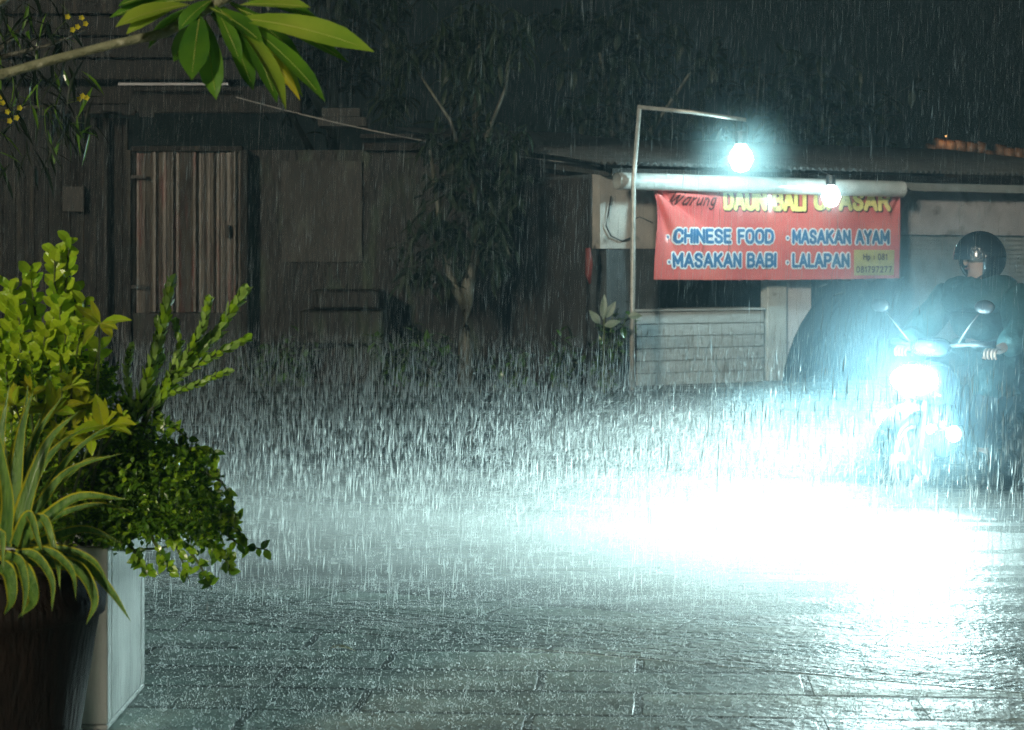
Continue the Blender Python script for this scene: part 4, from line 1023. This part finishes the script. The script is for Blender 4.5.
# the lenses also scatter light all round
for loc_,pw_ in (((.16,0,.80),105),((.17,.285,.45),25),((.17,-.185,.51),30)):
    ld=bpy.data.lights.new('lens_glow','POINT'); ld.energy=pw_; ld.color=(.58,.92,1.0); ld.shadow_soft_size=.04
    lo=bpy.data.objects.new('lens_glow',ld); col.objects.link(lo); lo.parent=moto; lo.location=loc_
# rider: one continuous body grown on a skeleton
def skin(name,verts,edges,radii,m,parent,sub=2,root_i=0):
    me=bpy.data.meshes.new(name); me.from_pydata([tuple(v) for v in verts],edges,[])
    o=bpy.data.objects.new(name,me); col.objects.link(o)
    sk=o.modifiers.new('skin','SKIN'); sk.use_smooth_shade=True
    for i,r in enumerate(radii):
        r=r if hasattr(r,'__len__') else (r,r); me.skin_vertices[0].data[i].radius=r
    me.skin_vertices[0].data[root_i].use_root=True
    ss=o.modifiers.new('sub','SUBSURF'); ss.levels=sub; ss.render_levels=sub
    dg=bpy.context.evaluated_depsgraph_get(); me2=bpy.data.meshes.new_from_object(o.evaluated_get(dg))
    bpy.data.objects.remove(o); me2.name=name; me2.materials.clear(); me2.materials.append(m)
    for p in me2.polygons: p.use_smooth=True
    o=bpy.data.objects.new(name,me2); col.objects.link(o); o.parent=parent; return o
rp=moto.matrix_basis@Vector((-.88,-.02,-.075))
rider=empty('person',rp,HEAD,label='person in teal raincoat and dark helmet astride the scooter, both hands on the bars',cat='person')
# local coordinates relative to rider root: x forward; seat at z .83
hip=.93; sh=1.36
Vt=[(0,0,hip),(.02,0,1.08),(.05,0,1.24),(.06,0,1.36),(.075,0,1.44),(.09,0,1.53),(.095,0,1.60)]
Ed=[(0,1),(1,2),(2,3),(3,4),(4,5),(5,6)]
Rd=[(.12,.13),(.10,.12),(.10,.13),(.08,.11),(.055,.055),(.085,.085),(.07,.07)]
def chain(start,pts,rads):
    pi=start
    for p,r in zip(pts,rads):
        Vt.append(p); Rd.append(r); Ed.append((pi,len(Vt)-1)); pi=len(Vt)-1
    return pi
hands=[]
for s in (-1,1):
    chain(3,[(.06,s*.19,1.36),(.20,s*.31,1.14),(.36,s*.34,1.03),(.455,s*.31,1.00)],[(.07,.07),(.05,.05),(.035,.035),(.032,.04)])
    chain(0,[(.08,s*.12,.90),(.42,s*.22,.80),(.36,s*.17,.42),(.34,s*.16,.34),(.46,s*.17,.315)],[(.10,.10),(.065,.065),(.045,.045),(.04,.04),(.03,.045)])
skin('body',Vt,Ed,Rd,M['skin'],rider)
# fingers closed round the grips
for s in (-1,1):
    for k in range(4):
        y=s*(.275+.024*k); L0=(1,1.08,1.04,.85)[k]
        skin('finger',[(.455,y,1.005),(.50,y,1.012),(.53*1.0,y,.992),(.53,y,.965),(.51,y,.95)],[(0,1),(1,2),(2,3),(3,4)],[.011,.010*L0,.0095,.009,.008],M['skin'],rider,1)
    skin('thumb',[(.45,s*.27,.99),(.475,s*.25,.965),(.50,s*.245,.955)],[(0,1),(1,2)],[.013,.011,.009],M['skin'],rider,1)
# face parts
def face(b):
    b.ball((.185,0,1.545),.018,(1,.8,1.3)); 
mb_local(face,'nose',M['skin'],rider)
for s in (-1,1): mb_local(lambda b:b.ball((.165,s*.03,1.57),.012,(1,1.3,.7)),'eye',M['plastic'],rider)
mb_local(lambda b:b.ball((.175,0,1.503),.02,(.5,1.2,.35)),'mouth',mat('lips',(.3,.12,.1),None,.4),rider)
for s in (-1,1): mb_local(lambda b:b.ball((.09,s*.086,1.55),.02,(.8,.4,1.4)),'ear',M['skin'],rider)
# helmet: open face shell
b=MB(); n=28;q=18; vs=[];fs=[]; c0=Vector((.075,0,1.575))
for i in range(q+1):
    ph=math.pi*.86*i/q
    for k in range(n):
        t=2*math.pi*k/n
        r_=.160*(1+ (.04 if abs(math.cos(t))>.7 else 0))
        vs.append((c0.x+1.04*r_*math.sin(ph)*math.cos(t),.90*r_*math.sin(ph)*math.sin(t),c0.z+1.02*r_*math.cos(ph)))
for i in range(q):
    for k in range(n):
        t=2*math.pi*(k+.5)/n; ph=math.pi*.86*(i+.5)/q
        front=(math.cos(t)>.45); z=c0.z+.15*math.cos(ph)
        if front and z<1.605: continue
        fs.append((i*n+k,(i+1)*n+k,(i+1)*n+(k+1)%n,i*n+(k+1)%n))
b.add(vs,fs); o=b.build('helmet',M['helmet'],rider,smooth=True,world=False)
sm=o.modifiers.new('t','SOLIDIFY'); sm.thickness=.012
b=MB(); vs=[];nn=14
for j in range(6):
    z=1.56+.085*j/5
    for i in range(nn+1):
        t=R(-62)+R(124)*i/nn; rr_=.172-.0*j-.012*(j/5)**2
        vs.append((c0.x+rr_*math.cos(t),.94*rr_*math.sin(t),z))
b.add(vs,[(j*(nn+1)+i,j*(nn+1)+i+1,(j+1)*(nn+1)+i+1,(j+1)*(nn+1)+i) for j in range(5) for i in range(nn)])
b.build('visor',M['visor'],o,smooth=True,world=False)
mb_local(lambda b:b.tube([(.07,-.12,1.50),(.12,-.05,1.445),(.12,.05,1.445),(.07,.12,1.50)],.007,n=6),'chin_strap',M['rubber'],o)
# the head is turned towards the rider's right
hc=Vector((.075,0,0)); Mt=Matrix.Translation(hc)@Matrix.Rotation(R(-24),4,'Z')@Matrix.Translation(-hc)
for o_ in rider.children:
    if o_.name.split('.')[0] in ('helmet','nose','eye','mouth','ear'): o_.matrix_local=Mt
# raincoat: loose shell over torso and arms
Vt=[(-.02,0,.90),(.02,0,1.06),(.05,0,1.24),(.05,0,1.37),(.065,0,1.435)]; Ed=[(0,1),(1,2),(2,3),(3,4)]
Rd=[(.21,.27),(.20,.26),(.20,.26),(.14,.20),(.075,.085)]
for s in (-1,1):
    chain(3,[(.05,s*.21,1.35),(.18,s*.345,1.13),(.34,s*.355,1.04),(.40,s*.335,1.025)],[(.115,.115),(.11,.11),(.085,.085),(.07,.07)])
    chain(0,[(.10,s*.15,.87),(.40,s*.22,.80),(.45,s*.21,.70)],[(.15,.16),(.115,.12),(.09,.09)])
from mathutils import noise as mn
rc_=skin('raincoat',Vt,Ed,Rd,M['raincoat'],rider,3)
for v in rc_.data.vertices:   # hanging folds of wet plastic
    p=v.co; f=mn.noise(Vector((p.x*9,p.y*13,p.z*3.0)))*.020+abs(mn.noise(Vector((p.x*5+3,p.y*19,p.z*5))))*.016+mn.noise(p*24)*.004
    v.co=p+v.normal*f
rc_.data.update()
for s in (-1,1):
    skin('trouser_leg',[(.40,s*.22,.80),(.365,s*.18,.56),(.35,s*.165,.38)],[(0,1),(1,2)],[.10,.085,.075],M['trousers'],rider,1)
    skin('shoe',[(.30,s*.165,.325),(.38,s*.168,.325),(.50,s*.17,.315)],[(0,1),(1,2)],[(.045,.05),(.045,.05),(.035,.04)],M['rubber'],rider,1)

# ------------------------------------------------------------------ rain
def spindles(name,base,dirs,lens,rad,m,label):
    """falling water: thin spindle per drop, three-sided"""
    n=len(base)
    d=dirs/np.linalg.norm(dirs,axis=1,keepdims=True)
    a=np.cross(d,np.array([.3,1,.1])); a/=np.linalg.norm(a,axis=1,keepdims=True); c=np.cross(d,a)
    rad=np.broadcast_to(rad,(n,))[:,None]; lens=lens[:,None]
    V_=np.empty((n,5,3),np.float32)
    V_[:,0]=base; V_[:,4]=base+d*lens
    mid=base+d*lens*.35
    for k in range(3):
        t=2*math.pi*k/3; V_[:,1+k]=mid+(a*math.cos(t)+c*math.sin(t))*rad
    tri=np.array([[0,2,1],[0,3,2],[0,1,3],[4,1,2],[4,2,3],[4,3,1]],np.int32)
    I=(tri[None]+(np.arange(n,dtype=np.int32)*5)[:,None,None]).reshape(-1)
    me=bpy.data.meshes.new(name); me.vertices.add(n*5); me.vertices.foreach_set('co',V_.reshape(-1))
    me.loops.add(len(I)); me.loops.foreach_set('vertex_index',I)
    nf=len(I)//3; me.polygons.add(nf); me.polygons.foreach_set('loop_start',np.arange(nf,dtype=np.int32)*3)
    me.polygons.foreach_set('use_smooth',np.ones(nf,bool))
    me.update(calc_edges=True); me.materials.append(m)
    o=bpy.data.objects.new(name,me); col.objects.link(o); return tag(o,label,kind='stuff')
def frustum(n,y0,y1,z0,z1,mx=1.45,pw=2.0):
    """points through the wedge of air the street shows, and well beside it"""
    u=RNG.random(n); Y=(y0**pw+u*(y1**pw-y0**pw))**(1/pw)
    X=(RNG.random(n)*2-1)*.268*Y*mx; 
    lo=CAMZ-.245*Y*1.05; hi=CAMZ+.137*Y*1.35+.2
    lo=np.maximum(lo,z0); hi=np.minimum(hi,z1)
    Z=lo+(hi-lo)*RNG.random(n); return np.stack([X,Y,Z],1)
A=frustum(75000,4.6,23.0,.0,6.0)
B=frustum(52000,7.6,15.0,.0,.92,pw=1.7)
A=A[~((A[:,2]<1.0)&(A[:,1]>7)&(RNG.random(len(A))<.78))]
base=np.concatenate([A,B]); n=len(base); isB=np.arange(n)>=len(A)
dirs=np.stack([RNG.normal(.035,.035,n),RNG.normal(0,.03,n),np.ones(n)],1)
lens=(RNG.lognormal(math.log(.080),.5,n)*np.where(isB,.95,1.05)).clip(.02,.24)
rad=RNG.lognormal(0,.52,n)*np.where(isB,.00138,.00040); rad=rad.clip(.0002,.0035)
base[:,2]=np.maximum(base[:,2],.05)
keep=~((base[:,0]<-.95)&(base[:,1]<6.5)&(base[:,1]>3.9)&(base[:,2]<1.7)&(RNG.random(n)<.85))
HPn=np.array([HP.x,HP.y-.1,.75]); dl=np.linalg.norm((base-HPn)*np.array([1,1,1.2]),axis=1)
keep&=RNG.random(n)<np.clip((dl/3.0)**1.5,.04,1)*np.where(isB,1,1)
spindles('rain',base[keep],dirs[keep],lens[keep],rad[keep],M['drops'],'heavy rain falling in bright streaks through the headlight beam')
# splash droplets thrown up from road and paving
n=150000
S=np.concatenate([frustum(n-60000,5.5,20,0,.01,mx=1.3,pw=1.7),frustum(60000,5.6,8.7,0,.01,mx=1.2,pw=2)]); 
onp=S[:,1]<7.73-.44*S[:,0]
hgt=RNG.exponential(.022,n).clip(.0,.14)
S[:,2]=np.where(onp,.055,.012)+hgt
dr=np.stack([RNG.normal(0,.5,n),RNG.normal(0,.5,n),np.ones(n)],1)
ln=RNG.lognormal(math.log(.0038),.45,n).clip(.002,.018); rd=RNG.lognormal(math.log(.0012),.6,n).clip(.0004,.0045)*np.where(onp,1.35,1.0); 
inpl=(S[:,0]<-1.20)&(S[:,1]<6.46)
# crowns: rings of droplets round an impact
cc=[];cd_=[]
for i in range(1500):
    Y=5.9+RNG.random()**1.2*7; X=(RNG.random()*2-1)*.268*Y*1.2
    if X<-1.2 and Y<6.46: continue
    zz=.055 if Y<7.73-.44*X else .012; rr_=RNG.uniform(.008,.022); hh=RNG.uniform(.01,.05)
    for k in range(9):
        t=k*2*math.pi/9+RNG.random()*.4; cc.append((X+rr_*math.cos(t),Y+rr_*math.sin(t),zz)); cd_.append((math.cos(t)*.5,math.sin(t)*.5,1.0))
    for k in range(5): cc.append((X+RNG.normal(0,.002),Y,zz+hh*k*.45)); cd_.append((RNG.normal(0,.15),0,1))
cc=np.array(cc); cd_=np.array(cd_); m_=len(cc)
inpl|=RNG.random(len(S))>np.clip((np.linalg.norm(S-HPn,axis=1)/2.6)**1.3,.05,1)
spindles('rain_splashes',np.concatenate([S[~inpl],cc]),np.concatenate([dr[~inpl],cd_]),np.concatenate([ln[~inpl],RNG.uniform(.005,.016,m_)]),np.concatenate([rd[~inpl],RNG.uniform(.0009,.0022,m_)]),M['drops'],'drops of rain splashing up off the road and paving')
# spray swirling in the beam left of the scooter
n=22000
sp=np.stack([RNG.normal(.80,.60,n),RNG.normal(10.4,.9,n),np.abs(RNG.normal(.38,.22,n)).clip(.02,.85)],1)
ds_=np.linalg.norm(sp-HPn,axis=1); sp=sp[RNG.random(n)<np.clip((ds_/2.9)**1.6,.02,1)]; n=len(sp)
dr=np.stack([RNG.normal(.9,.6,n),RNG.normal(0,.5,n),RNG.normal(.7,.8,n)],1)
spindles('wind_blown_spray',sp,dr,RNG.lognormal(math.log(.045),.4,n).clip(.015,.11),RNG.lognormal(math.log(.0008),.3,n).clip(.0004,.002),M['drops'],'fine spray blown sideways across the headlight beam')

# ------------------------------------------------------------------ haze, splash mist and added glow volumes
b=MB(); b.box((-60,-8,-1),(60,60,14)); hz=b.build('haze',vol_mat('rain_haze',(.52,.86,1.0),.0052,.35)); tag(hz,'rain haze filling the street',kind='stuff')
def prism(name,pts,z0,z1,m,label):
    b=MB(); n=len(pts); b.add([(x,y,z0) for x,y in pts]+[(x,y,z1) for x,y in pts],[tuple(range(n-1,-1,-1)),tuple(range(n,2*n))]+[(i,(i+1)%n,n+(i+1)%n,n+i) for i in range(n)])
    return tag(b.build(name,m),label,kind='stuff')
def mpoly(d,yb,xw): return [(-xw,ED(-xw)+d),(xw,ED(xw)+d),(xw,yb),(-xw,yb)]
def strip(d0,d1,xw=7): return [(-xw,ED(-xw)+d0),(xw,ED(xw)+d0),(xw,ED(xw)+d1),(-xw,ED(-xw)+d1)]
for k,(pl_,z0,z1,dn,lb) in enumerate(((mpoly(.05,17,7),.02,.07,.06,'thin splash mist lying close over the whole road'),(strip(.06,2.6),.073,.13,.42,'white splash mist low along the pavement edge'),
    (strip(.2,2.9),.133,.20,.25,'thinner splash mist above the low bank along the pavement edge'),(strip(.4,3.3),.203,.30,.15,'faint top of the splash mist along the pavement edge'))):
    prism('splash_mist',pl_,z0,z1,vol_mat('splash_mist_%d'%k,(.93,1,.98),dn,.4),lb)
def mist_ball(name,c,rad,m,label):
    b=MB(); b.ball(c,1,rad,n=28,q=18); return tag(b.build(name,m,smooth=True),label,kind='stuff')
def fade_vol(name,color,dens,aniso,c,rad,pw=2.0):
    """mist thinning out towards its rim"""
    m=vol_mat(name,color,dens,aniso); nt=m.node_tree; N=nt.nodes; L=nt.links; v=[n for n in N if n.type=='PRINCIPLED_VOLUME'][0]
    g=N.new('ShaderNodeNewGeometry'); sb=N.new('ShaderNodeVectorMath'); sb.operation='SUBTRACT'; sb.inputs[1].default_value=c
    dv=N.new('ShaderNodeVectorMath'); dv.operation='DIVIDE'; dv.inputs[1].default_value=rad
    ln=N.new('ShaderNodeVectorMath'); ln.operation='LENGTH'; mr=N.new('ShaderNodeMapRange'); mr.inputs[1].default_value=0; mr.inputs[2].default_value=1; mr.inputs[3].default_value=1; mr.inputs[4].default_value=0
    po=N.new('ShaderNodeMath'); po.operation='POWER'; po.inputs[1].default_value=pw; mu=N.new('ShaderNodeMath'); mu.operation='MULTIPLY'; mu.inputs[1].default_value=dens
    L.new(g.outputs['Position'],sb.inputs[0]); L.new(sb.outputs[0],dv.inputs[0]); L.new(dv.outputs[0],ln.inputs[0]); L.new(ln.outputs['Value'],mr.inputs[0])
    L.new(mr.outputs[0],po.inputs[0]); L.new(po.outputs[0],mu.inputs[0]); L.new(mu.outputs[0],v.inputs['Density']); return m
def faded(name,c,rad,color,dens,label,pw=2.0,an=.2): mist_ball(name,c,rad,fade_vol(name,color,dens,an,tuple(c),rad,pw),label)
faded('bulb_glow_mist',bc,(.85,.85,.85),(.66,.95,1),.70,'added mist giving a glow halo to the bulb on the pole',2.2)  # added volume that makes the bloom of the pole bulb
faded('banner_bulb_glow_mist',c2,(.46,.42,.46),(.80,.98,1),.8,'added mist giving a glow halo to the small bulb before the banner',2.4)  # same added bloom for the bulb before the banner
faded('beam_fill_mist',Vector((.85,10.6,.46)),(1.15,1.3,.44),(.93,1,.99),.09,'pale mist added to brighten the beam left of the scooter',1.3,.3)  # extra volume put in to lighten this stretch of the beam
faded('headlight_glow_mist',moto.matrix_basis@Vector((-.06,0,.85)),(1.7,1.4,1.3),(.58,.88,1),.55,'bluish mist added for headlight glow round the scooter',2.2,.3)  # extra volume added so the headlights glow over scooter and rider
# ------------------------------------------------------------------ render settings
scene.view_settings.view_transform='Standard'; scene.view_settings.look='None'; scene.view_settings.exposure=.25; scene.view_settings.gamma=1
c=scene.cycles
c.use_denoising=DENOISE
c.use_adaptive_sampling=True; c.adaptive_threshold=.045
try: c.denoiser='OPENIMAGEDENOISE'; c.denoising_input_passes='RGB_ALBEDO_NORMAL'; c.denoising_prefilter='NONE'; c.denoising_quality='HIGH'
except Exception: pass
c.filter_width=1.5; c.max_bounces=5; c.diffuse_bounces=2; c.glossy_bounces=3; c.transmission_bounces=3; c.volume_bounces=0; c.transparent_max_bounces=16
c.caustics_reflective=False; c.caustics_refractive=False; c.sample_clamp_indirect=2; c.sample_clamp_direct=9; c.use_light_tree=False
scene.render.film_transparent=False
